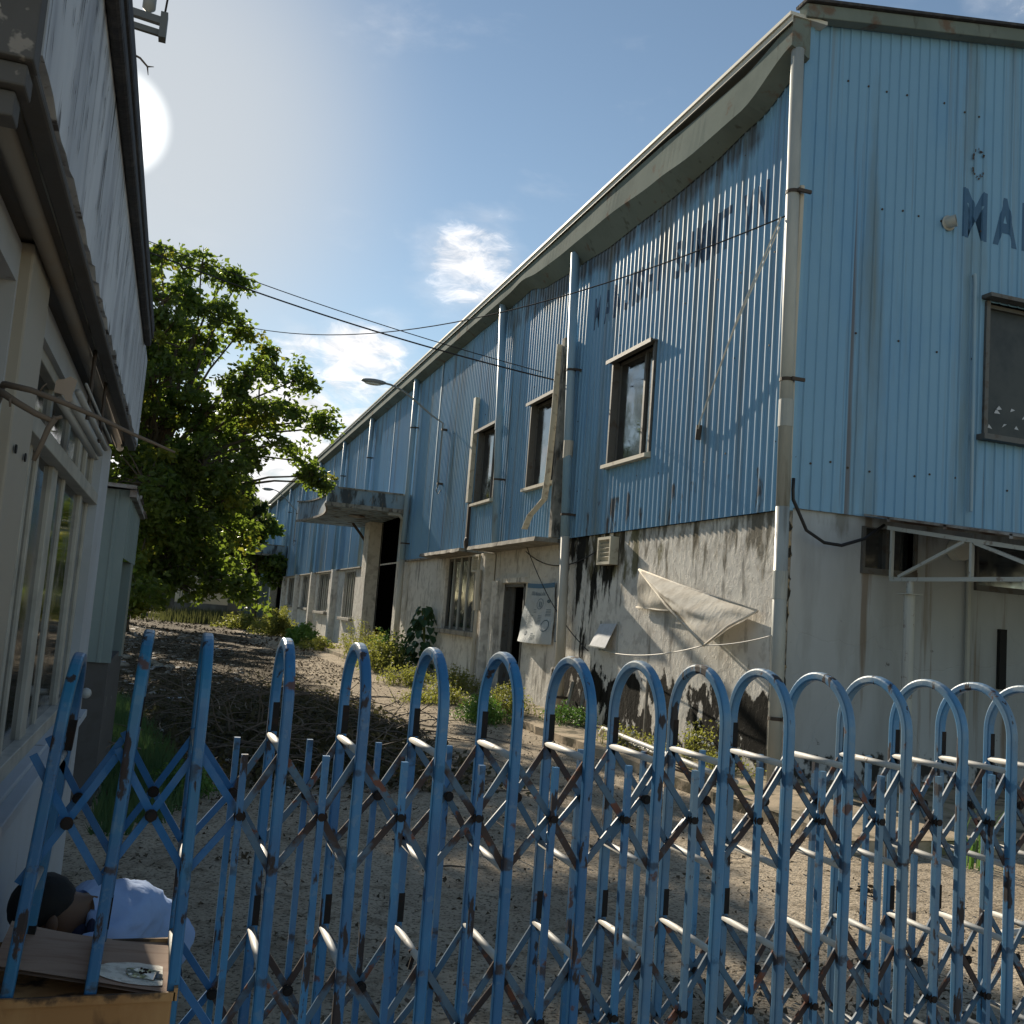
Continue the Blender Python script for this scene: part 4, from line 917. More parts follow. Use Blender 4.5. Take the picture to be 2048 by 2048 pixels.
# wall-mounted tube battens below the soffit
tl = thing('tube_light_rack', (-.40, 4.1, 2.25), 'bundle of grey tube light battens hung under the guard house soffit', 'light fitting')
m_ = MB(); m_.add([(-.425, 3.44, 2.205), (-.422, 3.44, 2.245), (-.40, 3.44, 2.25), (-.382, 3.44, 2.262), (-.362, 3.44, 2.252), (-.366, 3.44, 2.225), (-.372, 3.44, 2.205), (-.368, 3.44, 2.185), (-.385, 3.44, 2.178), (-.398, 3.44, 2.20)], [tuple(range(10))])
o_v = [(x, y+.012, z) for x, y, z in m_.v]; m_.add(o_v, [tuple(range(9, -1, -1))]); m_.build('end_plate', 'peach', tl)
for k, (x, z, r_) in enumerate(((-.408, 2.185, .013), (-.385, 2.205, .015), (-.366, 2.235, .012), (-.350, 2.275, .005))):
    m_ = MB(); m_.tube([(x, 3.46+.05*k, z), (x+.012, 4.72+.05*k, z-.015)], r_, 12); m_.build('tube_batten', 'tube', tl, smooth=True)
m_ = MB(); m_.tube([(-.36, 3.9, 2.2), (-.36, 3.9, 2.46)], .008, 6); m_.tube([(-.36, 4.5, 2.2), (-.36, 4.5, 2.46)], .008, 6); m_.build_split('hanger', 'clamp', tl)

# bare branches caught on the guard house front
def twig_thing(name, label, paths, mt='twig', cat='branch'):
    root = None; m_ = MB()
    for pts, r0, r1 in paths:
        n = len(pts); m_.tube(pts, [r0+(r1-r0)*i/(n-1) for i in range(n)], 7)
    return tag(m_.build(name, mt, smooth=True), label, cat)
twig_thing('bare_branch', 'long thin bare branch reaching out from the cream post across the windows', [
    ([(-.46, 2.66, 2.035), (-.372, 2.25, 1.998), (-.314, 2.2, 1.984), (-.248, 2.2, 1.966), (-.181, 2.2, 1.945), (-.114, 2.19, 1.919), (-.06, 2.2, 1.903), (-.026, 2.2, 1.892)], .008, .0025),
    ([(-.30, 2.2, 1.98), (-.29, 2.19, 1.995), (-.285, 2.19, 2.0)], .002, .001)])
twig_thing('broken_branch', 'short snapped bare branch with its end hanging down beside the cream post', [
    ([(-.46, 2.66, 1.99), (-.371, 2.22, 1.976), (-.335, 2.2, 1.955), (-.30, 2.2, 1.938), (-.268, 2.2, 1.927)], .0085, .006),
    ([(-.262, 2.2, 1.936), (-.274, 2.2, 1.91), (-.283, 2.2, 1.875), (-.293, 2.2, 1.842)], .0065, .005),
    ([(-.250, 2.195, 1.937), (-.275, 2.2, 1.928)], .004, .004), ([(-.35, 2.2, 1.962), (-.348, 2.2, 1.945)], .003, .002)])
twig_thing('roof_twig', 'forked dead twig poking out over the edge of the guard house roof', [
    ([(-.36, 3.2, 3.10), (-.335, 3.2, 3.22), (-.305, 3.2, 3.258), (-.271, 3.2, 3.246), (-.247, 3.2, 3.224)], .005, .003), ([(-.247, 3.2, 3.224), (-.228, 3.2, 3.228)], .0028, .001), ([(-.247, 3.2, 3.224), (-.242, 3.2, 3.197)], .0028, .001)])

# ------------------------------------------------------------------ green shed behind the guard house
sh = thing('green_shed', (-2.0, 9.8, -.12), 'narrow pale green sheet metal shed with a sagging brown roof behind the guard house', 'shed')
SX = -.405; SY = 8.6
m_ = MB(); ribs(m_, 'x', SY, -1, (-3.2, SX, 1.0, 2.39), pitch=.13, h=.012); ribs(m_, 'y', SX, 1, (SY, 11.0, 1.84, 2.39), pitch=.3, h=.012); m_.build('upper_cladding', 'green', sh)
m_ = MB(); ribs(m_, 'y', SX-.03, 1, (SY, 9.0, 1.0, 1.85), pitch=.2, h=.012); m_.box(SX-.12, SX-.0, 10.3, 10.8, .95, 1.85); m_.build_split('lower_cladding', 'green', sh)
MB().box(-3.2, SX-.02, SY+.02, 11.0, -.12, 1.0).build('plinth', 'gplaster', sh)
MB().box(-3.2, SX-.14, SY+.1, 10.9, 1.0, 2.3).build('dark_core', 'interior', sh)
m_ = MB()
for k in range(4): m_.add([(-3.4, SY-.15+k*.7, 2.50-k*.012), (SX+.05+.02*(k % 2), SY-.15+k*.7, 2.42-k*.015), (SX+.05+.02*(k % 2), SY+.62+k*.7, 2.40-k*.015), (-3.4, SY+.62+k*.7, 2.48-k*.012), (-3.4, SY-.15+k*.7, 2.47-k*.012), (SX+.05+.02*(k % 2), SY-.15+k*.7, 2.39-k*.015)], [(0, 1, 2, 3), (0, 4, 5, 1)])
m_.box(SX-.0, SX+.05, SY-.1, 11.1, 2.33, 2.385); m_.build('sagging_roof', 'sheetroof', sh)
# ------------------------------------------------------------------ person crouching behind the gate
pe = thing('person', (.0, 3.9, -.12), 'person in a light blue shirt crouching behind the gate with head bent low', 'person')
def skin_mesh(name, joints, edges, mt, parent, root=0, sub=2, cut=None):
    me = bpy.data.meshes.new(name); me.from_pydata([j[0] for j in joints], edges, [])
    o = bpy.data.objects.new(name, me); col.objects.link(o)
    sk = o.modifiers.new('s', 'SKIN'); ss = o.modifiers.new('d', 'SUBSURF'); ss.levels = ss.render_levels = sub
    for v, j in zip(me.skin_vertices[0].data, joints):
        v.radius = j[1] if isinstance(j[1], tuple) else (j[1], j[1])
    me.skin_vertices[0].data[root].use_root = True
    dg = bpy.context.evaluated_depsgraph_get(); dg.update(); m2 = bpy.data.meshes.new_from_object(o.evaluated_get(dg))
    bpy.data.objects.remove(o)
    off = Vector(parent_loc(parent))
    for v in m2.vertices: v.co -= off
    m2.materials.clear(); m2.materials.append(M[mt]); m2.name = name
    m2.polygons.foreach_set('use_smooth', [True]*len(m2.polygons))
    o = bpy.data.objects.new(name, m2); col.objects.link(o); o.parent = parent; return o
PY = 3.62
J = {}
joints = []; names = []
def jt(n, p, r): names.append(n); joints.append((p, r))
jt('pelvis', (.12, 4.05, .24), .090)
jt('waist', (.06, 3.99, .33), .095); jt('chest', (-.03, 3.86, .445), .110); jt('upper', (-.115, 3.74, .515), .098)
jt('neck', (-.175, 3.67, .535), .050); jt('head0', (-.215, 3.64, .535), .055); jt('head1', (-.262, 3.60, .560), .080); jt('head2', (-.312, 3.575, .555), .074); jt('chin', (-.262, 3.58, .478), .050)
jt('lsh', (-.10, 3.60, .455), .055); jt('lel', (-.10, 3.62, .24), .042); jt('lwr', (-.22, 3.50, .12), .028); jt('lhand', (-.27, 3.46, .085), .030)
jt('rsh', (-.16, 3.86, .50), .055); jt('rel', (-.20, 3.90, .26), .042); jt('rwr', (-.30, 3.76, .14), .028); jt('rhand', (-.33, 3.70, .10), .030)
jt('lhip', (.10, 3.95, .20), .080); jt('lkn', (-.10, 3.68, .24), .060); jt('lan', (.02, 3.88, -.03), .040); jt('lft', (-.06, 3.80, -.085), .034)
jt('rhip', (.02, 4.12, .20), .080); jt('rkn', (-.24, 3.98, .26), .060); jt('ran', (-.05, 4.12, -.03), .040); jt('rft', (-.14, 4.05, -.085), .034)
ix = {n: i for i, n in enumerate(names)}
E_ = [('pelvis', 'waist'), ('waist', 'chest'), ('chest', 'upper'), ('upper', 'neck'), ('neck', 'head0'), ('head0', 'head1'), ('head1', 'head2'), ('head0', 'chin'),
      ('upper', 'lsh'), ('lsh', 'lel'), ('lel', 'lwr'), ('lwr', 'lhand'), ('upper', 'rsh'), ('rsh', 'rel'), ('rel', 'rwr'), ('rwr', 'rhand'),
      ('pelvis', 'lhip'), ('lhip', 'lkn'), ('lkn', 'lan'), ('lan', 'lft'), ('pelvis', 'rhip'), ('rhip', 'rkn'), ('rkn', 'ran'), ('ran', 'rft')]
edges = [(ix[a], ix[b]) for a, b in E_]
# fingers: five per hand, unequal and curled
for hn, side in (('lhand', 1), ('rhand', -1)):
    b_ = Vector(joints[ix[hn]][0])
    for k, (dy, ln) in enumerate(((-.022, .055), (-.008, .066), (.007, .060), (.020, .046), (.03*side, .040))):
        if k == 4: dy = .032
        p0 = b_+Vector((-.026, dy*.8, -.004)) if k < 4 else b_+Vector((-.004, .026, -.01))
        p1 = p0+Vector((-ln*.55, dy*.3, -.012)) if k < 4 else p0+Vector((-.02, .016, -.012))
        p2 = p1+Vector((-ln*.25, 0, -ln*.35)) if k < 4 else p1+Vector((-.018, .002, -.012))
        i0 = len(joints); joints += [(tuple(p0), .009), (tuple(p1), .0085), (tuple(p2), .007)]; edges += [(ix[hn], i0), (i0, i0+1), (i0+1, i0+2)]
body = skin_mesh('body', joints, edges, 'skin', pe)
# shirt: torso, short sleeves
sj = [((.125, 4.06, .28), .092), ((.085, 3.98, .365), .112), ((-.02, 3.86, .462), .126), ((-.115, 3.745, .525), .112), ((-.155, 3.69, .54), .066),
      ((-.10, 3.605, .455), .068), ((-.10, 3.60, .36), .060), ((-.16, 3.86, .50), .068), ((-.18, 3.88, .38), .060)]
shirt = skin_mesh('shirt', sj, [(0, 1), (1, 2), (2, 3), (3, 4), (3, 5), (5, 6), (3, 7), (7, 8)], 'shirt', pe, root=1, sub=3)
for v in shirt.data.vertices:
    w_ = v.co; nn = mnoise.noise(Vector((w_.x*9+w_.z*16, w_.y*7, w_.z*9-w_.x*12)))+.5*mnoise.noise(w_*26)
    v.co += v.normal*(.011*(1-abs(nn)*2.2))
m_ = MB(); n = 20
nd = Vector((-.62, -.78, .05)).normalized(); na = nd.cross(Vector((0, 0, 1))).normalized(); nb = na.cross(nd)
for k in range(n):
    a, b2 = 2*math.pi*k/n, 2*math.pi*(k+1)/n
    def cp(t, r, dx): return Vector((-.160, 3.685, .535))+nd*dx+na*(r*math.cos(t))+nb*(r*1.05*math.sin(t))
    m_.quad(cp(a, .060, .03), cp(b2, .060, .03), cp(b2, .082, -.012), cp(a, .082, -.012))
m_.build('collar', 'shirt', pe, smooth=True)
m_ = MB(); m_.blob((-.135, 3.575, .50), (.016, .012, .034), 8, 6); m_.build('shoulder_badge', 'navy', pe)
tj = [((.10, 4.07, .22), .106), ((.10, 3.95, .20), .088), ((-.10, 3.68, .24), .068), ((.02, 3.88, .0), .050), ((.02, 4.12, .20), .088), ((-.24, 3.98, .26), .068), ((-.05, 4.12, .0), .050)]
skin_mesh('trousers', tj, [(0, 1), (1, 2), (2, 3), (0, 4), (4, 5), (5, 6)], 'navy', pe)
for yy, x in ((3.82, -.03), (4.07, -.11)):
    m_ = MB(); m_.blob((x-.01, yy, -.08), (.11, .05, .042), 14, 8); m_.build('shoe', 'shoe', pe, smooth=True)
# scarf / undershirt at the throat
m_ = MB(); m_.blob((-.175, 3.62, .465), (.045, .05, .045), 12, 8); m_.build('dark_collar_scarf', 'navy', pe, smooth=True)
m_ = MB(); hc = Vector((-.288, 3.590, .572))
HX = Vector((-.50, -.12, .85)).normalized(); HY = HX.cross(Vector((0, 1, 0))).normalized(); HZ = HX.cross(HY)
def hfn(u, v):
    a = 2*math.pi*u; ph = math.pi*v*.60; k = 1 if v < .9 else .90
    r_ = HX*math.cos(ph)*.100+(HY*math.cos(a)*.104+HZ*math.sin(a)*.096)*math.sin(ph)*k
    return hc+r_*(1+.03*mnoise.noise(Vector((math.cos(a)*4, math.sin(a)*4, v*9))))
m_.grid(hfn, 36, 18); m_.build('hair', 'hair', pe, smooth=True)
for s_ in (-1, 1):
    m_ = MB(); m_.blob((-.228+.02*s_, 3.600+s_*.088, .535), (.018, .010, .030), 10, 8); m_.build('ear', 'skin', pe, smooth=True)
m_ = MB(); m_.blob((-.318, 3.565, .462), (.020, .014, .016), 8, 6); m_.build('nose', 'skin', pe, smooth=True)
for s_ in (-1, 1):
    m_ = MB(); m_.blob((-.335, 3.565+s_*.032, .492), (.008, .012, .007), 8, 6); m_.build('eye', 'black', pe, smooth=True)
m_ = MB(); m_.blob((-.288, 3.56, .438), (.010, .022, .006), 8, 6); m_.build('mouth', 'navy', pe, smooth=True)

# ------------------------------------------------------------------ things on the warehouse wall
def lampthing(y, z0, z1, xh, zh, yh, label):
    l = thing('street_lamp', (BX-.1, y, z0), label, 'street lamp', 'curved arm lamps on the warehouse wall')
    pts = [(BX-.14, y, z0), (BX-.14, y, z1)]
    for k in range(1, 9):
        t = k/8; pts.append((BX-.14+(xh-BX+.14)*(t**.8 if t > 0 else 0), y+(yh-y)*t, z1+(zh-z1)*math.sin(t*math.pi/2)))
    MB().tube(pts, .028, 8).build('arm', 'lampgrey', l, smooth=True)
    m_ = MB(); m_.blob((xh-.28, yh, zh-.0), (.36, .12, .075), 14, 8); m_.build('lamp_head', 'lampgrey', l, smooth=True)
    m_ = MB(); m_.blob((xh-.30, yh, zh-.055), (.24, .09, .05), 12, 6); m_.build('lens', 'lens', l, smooth=True)
    m_ = MB()
    for z in (z0+.05, z1-.2): m_.box(BX-.17, BX-.0, y-.05, y+.05, z, z+.05)
    m_.tube([(BX-.14, y, z0), (BX-.18, y, z0-.12), (BX-.12, y, z0-.22), (BX-.05, y, z0-.1)], .012, 6); m_.build('wall_bracket', 'clamp', l)
    return l
lampthing(26.2, 5.0, 6.75, 4.80, 7.62, 26.2, 'grey street lamp with curved arm on the wall before the nearer canopy')
lampthing(60.5, 5.1, 7.0, 5.0, 8.1, 60.5, 'distant grey street lamp with curved arm on the wall beyond the nearer canopy')
# large poster by the door
ps = thing('poster', (LX-.05, 18.0, 1.7), 'sagging white vinyl poster with a blue top band and faint drawings beside the open door', 'poster')
def pfn(u, v):
    y = 18.72-1.52*u+(.30*(1-v)**2*(1-u)); z = 1.16+1.15*v-.02*math.sin(u*math.pi)
    bulge = .03+.10*math.sin(u*math.pi*.9+.3)*(1-v)+.035*math.sin(u*9+v*5)*(1-v)+.02*math.sin(u*4-v*9)*(1-v)
    return (LX-.015-bulge, y, z)
MB().grid(pfn, 30, 30).build('sheet', 'poster', ps, smooth=True)
def on_poster(u0, u1, v0, v1, m_, lift=.006, n=6):
    m_.grid(lambda a, b: tuple(Vector(pfn(u0+(u1-u0)*a, v0+(v1-v0)*b))-Vector((lift, 0, 0))), n, n)
m_ = MB(); on_poster(.01, .99, .92, .995, m_, n=12); m_.build('blue_band', 'posterblue', ps)
m_ = MB(); random.seed(5)
u = .22
while u < .70:
    w_ = random.uniform(.02, .045); h_ = random.uniform(.02, .05); on_poster(u, u+w_*.4, .80, .80+h_+.02, m_, n=1); on_poster(u, u+w_, .80, .812, m_, n=1); u += w_+.012
for k in range(5): on_poster(.78, .90, .56-.025*k, .568-.025*k, m_, n=1)
for k in range(5): on_poster(.60, .70, .46-.025*k, .466-.025*k, m_, n=1)
for k in range(3): on_poster(.42, .52, .56-.025*k, .566-.025*k, m_, n=1)
for k in range(7): on_poster(.20, .20+random.uniform(.1, .24), .46-.035*k, .468-.035*k, m_, n=1)
for k in range(4): on_poster(.42, .42+random.uniform(.08, .2), .16-.03*k, .17-.03*k, m_, n=1)
def ringp(cu, cv, ru, rv, w_, m_):
    n = 20
    for k in range(n):
        a, b2 = 2*math.pi*k/n, 2*math.pi*(k+1)/n
        P = lambda t, s: tuple(Vector(pfn(cu+ru*s*math.cos(t), cv+rv*s*math.sin(t)))-Vector((.006, 0, 0)))
        m_.quad(P(a, 1), P(b2, 1), P(b2, 1-w_), P(a, 1-w_))
ringp(.83, .30, .09, .10, .16, m_); ringp(.60, .66, .09, .09, .10, m_); ringp(.27, .16, .03, .04, .6, m_); ringp(.83, .70, .05, .03, .9, m_); on_poster(.58, .60, .60, .70, m_, n=1); on_poster(.63, .645, .60, .69, m_, n=1)
m_.build('print', 'ink', ps)
tag_n = thing('notice_board', (LX-.03, 16.98, 1.6), 'small grey printed notice framed in black tape between the poster and the pipe', 'notice')
m_ = MB(); m_.box(LX-.012, LX-.004, 16.80, 17.14, 1.22, 1.95); m_.build('panel', 'gwall', tag_n)
m_ = MB()
for z in (1.22, 1.93): m_.box(LX-.016, LX-.013, 16.80, 17.14, z, z+.02)
for y in (16.80, 17.12): m_.box(LX-.016, LX-.013, y, y+.02, 1.24, 1.93)
random.seed(6)
for k in range(12): m_.box(LX-.0165, LX-.0125, 16.86, 16.86+random.uniform(.1, .22), 1.88-.05*k, 1.895-.05*k)
m_.build('print', 'ink', tag_n)
# small hanging picture/notice
nt_ = thing('hanging_notice', (LX-.05, 14.8, 1.4), 'small pale notice sheet tilting away from its frame on the mouldy wall', 'notice')
m_ = MB(); m_.add([(LX-.03, 14.46, 1.63), (LX-.03, 15.08, 1.61), (LX-.17, 15.16, 1.24), (LX-.17, 14.55, 1.22), (LX-.02, 14.46, 1.63), (LX-.02, 15.08, 1.61), (LX-.16, 15.16, 1.24), (LX-.16, 14.55, 1.22)], [(0, 1, 2, 3), (7, 6, 5, 4), (0, 3, 7, 4), (1, 5, 6, 2), (3, 2, 6, 7)]); m_.build('sheet', 'postergrey', nt_)
m_ = MB(); m_.box(LX-.02, LX-.0, 14.42, 15.12, 1.17, 1.19); m_.box(LX-.02, LX, 14.42, 14.44, 1.19, 1.66); m_.box(LX-.02, LX, 15.10, 15.12, 1.19, 1.66); m_.bar((LX-.175, 14.52, 1.23), (LX-.175, 15.18, 1.24), .02, .02); m_.build('frame', 'pipe', nt_)
# folded white banner
bn = thing('white_banner', (LX-.2, 12.2, 1.9), 'torn dirty white banner folded over and sagging from ropes on the long plaster wall', 'banner')
A = Vector((LX-.06, 13.70, 2.47)); Bp = Vector((LX-.10, 10.35, 1.90)); Cp = Vector((LX-.42, 11.0, 1.44)); Dp = Vector((LX-.06, 13.72, 1.90)); Ep = Vector((LX-.08, 12.05, 1.86))
def tri(P, Q, S, sag, n=16):
    def fn(u, v):
        p = P.lerp(Q, u).lerp(S, v) if False else P*(1-u)+(Q*(1-v)+S*v)*u
        w_ = sag*math.sin(math.pi*u)*math.sin(math.pi*v)+.014*math.sin(u*22+v*9)*u+.010*math.sin(v*17)
        return p+Vector((-w_, 0, -abs(w_)*.3))
    return fn
m_ = MB(); m_.grid(tri(A, Bp, Cp, .16), 26, 18); m_.build('folded_sheet', 'cloth', bn, smooth=True)
m_ = MB()
def q4(u, v):
    t = A.lerp(Ep, u); b2 = Dp.lerp(Ep, u); p = t.lerp(b2, v); return p+Vector((.012-.012*math.sin(u*9+v*6)-.02*math.sin(v*3), 0, 0))
m_.grid(q4, 18, 12); m_.build('flat_sheet', 'cloth', bn, smooth=True)
m_ = MB(); m_.tube([A, A.lerp(Bp, .5)+Vector((-.01, 0, -.02)), Bp], .016, 6); m_.tube([A, A.lerp(Cp, .5)+Vector((-.03, 0, -.03)), Cp], .020, 6); m_.tube([Dp, Dp.lerp(Ep, .5)+Vector((0, 0, -.015)), Ep], .014, 6); m_.tube([Bp, Bp.lerp(Cp, .5)+Vector((-.04, 0, .02)), Cp], .016, 6); m_.build('hem', 'cloth', bn, smooth=True)
def wire(name, label, P, Q, sag, r=.012, mt='wire', n=20, cat='cable'):
    P, Q = Vector(P), Vector(Q); pts = [P.lerp(Q, i/n)-Vector((0, 0, sag*4*(i/n)*(1-i/n))) for i in range(n+1)]
    return tag(MB().tube(pts, r, 6).build(name, mt, smooth=True), label, cat)
wire('rope', 'thin pale rope from the tip of the white banner sagging left along the wall', Cp, (LX-.03, 15.0, 1.18), .10, .008, 'wirepale', cat='rope')
wire('rope', 'thin pale rope tied between the white banner tip and the corner downpipe', Cp, (6.46, 9.80, 1.62), .03, .008, 'wirepale', cat='rope')
wire('wall_cable', 'dark cable hanging across the wall from the downpipe to the louvre vent', (LX-.04, 19.0, 2.95), (LX-.04, 14.9, 2.98), .35, .010)
wire('wall_cable', 'thin dark cable slanting down over the poster to the foot of the downpipe', (LX-.2, 18.5, 3.0), (LX-.12, 15.3, 1.15), .22, .009)
# cables in the air
wire('overhead_cable', 'upper of the two black cables crossing the sky from the left to the wall', (-8.0, 22.0, 10.9), (6.3, 17.75, 6.35), .45, .009, n=40)
wire('overhead_cable', 'lower thicker black cable crossing the sky from the left to the window hood', (-8.0, 22.0, 10.75), (6.5, 17.45, 6.15), .55, .015, n=40)
wire('overhead_cable', 'thin black cable from the corner downpipe over the wall windows into the tree', (6.46, 9.93, 6.62), (-1.4, 27.5, 9.5), 1.35, .009, n=40)
m_ = MB(); m_.tube([(6.43, 9.98, 6.62), (6.45, 10.9, 5.6), (6.55, 11.9, 4.45), (6.60, 12.05, 4.3)], .012, 6); m_.tube([(6.43, 10.0, 6.5), (6.45, 10.95, 5.5), (6.56, 11.95, 4.4)], .010, 6); tag(m_.build('pale_strap', 'wirepale', smooth=True), 'pale double strap slanting down the blue cladding from the corner downpipe', 'strap')
m_ = MB(); m_.tube([(6.60, 12.0, 4.42), (6.60, 12.02, 4.22)], .04, 8); tag(m_.build('strap_clip', 'clamp'), 'dark clip at the lower end of the pale strap on the cladding', 'clip')

# utility pole behind the guard house
up_ = thing('utility_pole', (-1.62, 12.0, -.12), 'utility pole with twin steel crossarms and an insulator rising behind the guard house roof', 'utility pole')
MB().tube([(-1.62, 12, -.12), (-1.62, 12, 9.3)], [.17, .11], 14).build('pole', 'concrete', up_, smooth=True)
m_ = MB(); m_.bar((-2.6, 12, 8.44), (-.80, 11.9, 8.22), .07, .085); m_.bar((-2.6, 12.05, 8.30), (-.82, 11.95, 8.10), .05, .07); m_.box(-.84, -.76, 11.86, 12.0, 8.02, 8.33); m_.build('crossarm', 'darksteel', up_)
m_ = MB()
for x, z in ((-.98, 8.26), (-2.3, 8.44)): m_.tube([(x, 11.93, z), (x, 11.93, z+.06), (x, 11.93, z+.10), (x, 11.93, z+.24), (x, 11.93, z+.28), (x, 11.93, z+.5)], [.02, .03, .075, .075, .05, .05], 12)
m_.build_split('insulator', 'lampgrey', up_, smooth=True)
wire('drop_wire', 'thin black wire rising from the end of the crossarm', (-.80, 11.9, 8.3), (-.55, 10.5, 10.5), .1, .012, cat='wire')
pole2 = thing('far_utility_pole', (-8.0, 22.05, -.12), 'slim concrete pole carrying the two black cables beyond the guard house', 'utility pole')
MB().tube([(-8, 22.05, -.12), (-8, 22.05, 11.3)], [.18, .12], 12).build('pole', 'concrete', pole2, smooth=True)
MB().box(-8.4, -7.6, 22.0, 22.1, 10.6, 10.7).build('crossarm', 'lampgrey', pole2)

# ------------------------------------------------------------------ trees
def leafquad(m_, p, s, rnd, droop=.4):
    # a folded leaf: two triangles pairs along a midrib
    d = Vector((rnd.gauss(0, 1), rnd.gauss(0, 1), rnd.gauss(-droop, .6)))
    if d.length < .1: d = Vector((1, 0, 0))
    d.normalize(); a = d.cross(Vector((rnd.gauss(0, 1), rnd.gauss(0, 1), rnd.gauss(0, 1)))).normalized(); nrm = d.cross(a)
    w_ = s*.30; o = len(m_.v); p = Vector(p)
    tip = p+d*s; L_ = p+d*s*.42+a*w_+nrm*s*.08; R_ = p+d*s*.42-a*w_+nrm*s*.08; mid = p+d*s*.45
    m_.v += [tuple(p), tuple(L_), tuple(tip), tuple(R_)]; m_.f += [(o, o+1, o+2), (o, o+2, o+3)]
def tree(name, label, base, limbs, blobs, leaf, mt='leaf', seed=1, trunk_r=.28, per=1.0, group=None, cat='tree', mt2=None, fork=None):
    rnd = random.Random(seed); t = thing(name, base, label, cat, group)
    b_ = Vector(base); tm = MB()
    fork = Vector(fork) if fork else b_+Vector((.1, 0, 3))
    tm.tube([b_-Vector((0, 0, .1)), b_+Vector((0, 0, .25)), b_.lerp(fork, .5)+Vector((.06, 0, 0)), fork], [trunk_r*1.35, trunk_r, trunk_r*.85, trunk_r*.7], 12)
    tm.build('trunk', 'bark', t, smooth=True)
    lm = MB(); lf = MB(); lf2 = MB()
    for (x, y, z, r, dens) in blobs:
        c = Vector((x, y, z)); start = fork if z > fork.z-.5 else b_.lerp(fork, .7)
        mid = start.lerp(c, .5)+Vector((rnd.uniform(-.3, .3), rnd.uniform(-.3, .3), rnd.uniform(-.1, .5)))
        end = c+Vector((rnd.uniform(-.2, .2)*r, 0, -.15*r))
        pts = [start, start.lerp(mid, .5)+Vector((0, 0, rnd.uniform(0, .2))), mid, mid.lerp(end, .5)+Vector((rnd.uniform(-.15, .15), rnd.uniform(-.15, .15), .1)), end]
        lm.tube(pts, [trunk_r*.26, trunk_r*.22, trunk_r*.16, trunk_r*.10, trunk_r*.06], 7)
        nsub = max(4, int(19*r*r*dens))
        for k in range(nsub):
            v = Vector((rnd.gauss(0, 1), rnd.gauss(0, 1), rnd.gauss(0, 1))).normalized()*r*rnd.random()**.42
            v.z *= .85; q = c+v
            tw = end.lerp(q, .55)+Vector((rnd.uniform(-.1, .1), rnd.uniform(-.1, .1), rnd.uniform(0, .12)))
            lm.tube([end, tw, q], [.026, .016, .006], 4, cap=False)
            rr = rnd.uniform(.20, .40); nl = int(rnd.uniform(30, 52)*per)
            yel = mt2 and rnd.random() < .07
            for _ in range(nl):
                w_ = Vector((rnd.gauss(0, 1), rnd.gauss(0, 1), rnd.gauss(0, .55))).normalized()*rr*rnd.random()**.5
                leafquad(lf2 if yel else lf, q+w_, leaf*rnd.uniform(.7, 1.25), rnd)
    lm.build('limbs', 'bark', t, smooth=True); lf.build('crown', mt, t)
    if lf2.v: lf2.build('yellow_foliage', mt2, t)
    return t
def px(u, v, Y):   # point of the picture ray at depth Y (used to place crowns where they stand)
    d = rt2*((u-1024)/F_PX)-up2*((v-1024)/F_PX)+fw; t = Y/d.y; return CAM+d*t
S = 1.06
big = []
for (u, v, r, Y, dn) in [
    (300, 480, .30, 24.6, .8), (345, 505, .30, 25, .8), (385, 500, .35, 25, .8), (425, 515, .30, 25.4, .8), (445, 540, .30, 25, .8), (310, 560, .7, 24, 1.1), (360, 570, .65, 25, 1.2), (410, 590, .60, 25.5, 1.2), (445, 625, .40, 25, 1.0),
    (300, 630, .85, 24, 1.2), (360, 640, .70, 25, 1.2), (290, 720, .9, 24, 1.2), (350, 715, .6, 26, 1.2), (300, 800, 1.0, 24, 1.2), (370, 780, .75, 25, 1.1), (430, 735, .60, 25, 1.1), (470, 700, .5, 25, 1.15), (520, 690, .6, 25, 1.2), (560, 715, .55, 25, 1.2), (480, 760, .75, 25, 1.2), (550, 770, .6, 25, 1.2), (595, 790, .42, 25, 1.1), (612, 805, .28, 25, 1.0), (440, 830, .75, 26, 1.1),
    (520, 835, .5, 25, .9), (560, 865, .38, 24.6, .9), (590, 895, .28, 25, .8), (605, 908, .22, 25, .8), (480, 870, .6, 25, 1.0), (390, 870, .9, 24, 1.2), (310, 880, 1.0, 24, 1.2), (260, 900, .9, 23, 1.2), (455, 925, .55, 25, 1.1), (400, 950, .8, 24, 1.3), (330, 960, 1.0, 24, 1.3), (270, 990, .9, 23, 1.3), (440, 985, .42, 25, 1.2), (380, 1025, .7, 24, 1.3), (320, 1050, .8, 24, 1.3), (265, 1060, .7, 23, 1.4), (430, 1055, .4, 25, 1.2), (395, 1080, .4, 24, 1.2), (290, 1105, .5, 23.5, 1.3), (250, 1100, .6, 22.5, 1.3), (345, 1100, .5, 24, 1.2), (255, 1150, .45, 22.5, 1.2), (300, 1010, .8, 25, 1.2), (350, 1000, .8, 25, 1.2), (420, 900, .7, 25, 1.2), (460, 1010, .35, 25, 1.1), (420, 1100, .3, 25, 1.), (330, 660, .8, 25, 1.1), (270, 650, .8, 24.5, 1.1), (400, 830, .8, 25.5, 1.1), (500, 790, .5, 25.5, 1.),
    (255, 530, .75, 25, 1.2), (225, 505, .8, 25, 1.2), (190, 520, .9, 25, 1.2), (150, 545, 1., 25, 1.2), (230, 600, .9, 25, 1.2), (175, 640, 1.1, 25, 1.2), (120, 620, 1.1, 25, 1.1), (450, 1105, .35, 24, 1.), (470, 1125, .3, 24, 1.),
    (180, 700, 1.2, 24, 1.0), (170, 850, 1.3, 24, 1.0), (140, 600, 1.0, 25, 1.0), (90, 760, 1.2, 26, 1.0), (200, 560, .8, 25, 1.0)]:
    p = px(u*S, v*S, Y+random.Random(u*7+v).uniform(-1.2, 1.2)); big.append((p.x, p.y, p.z, r, dn))
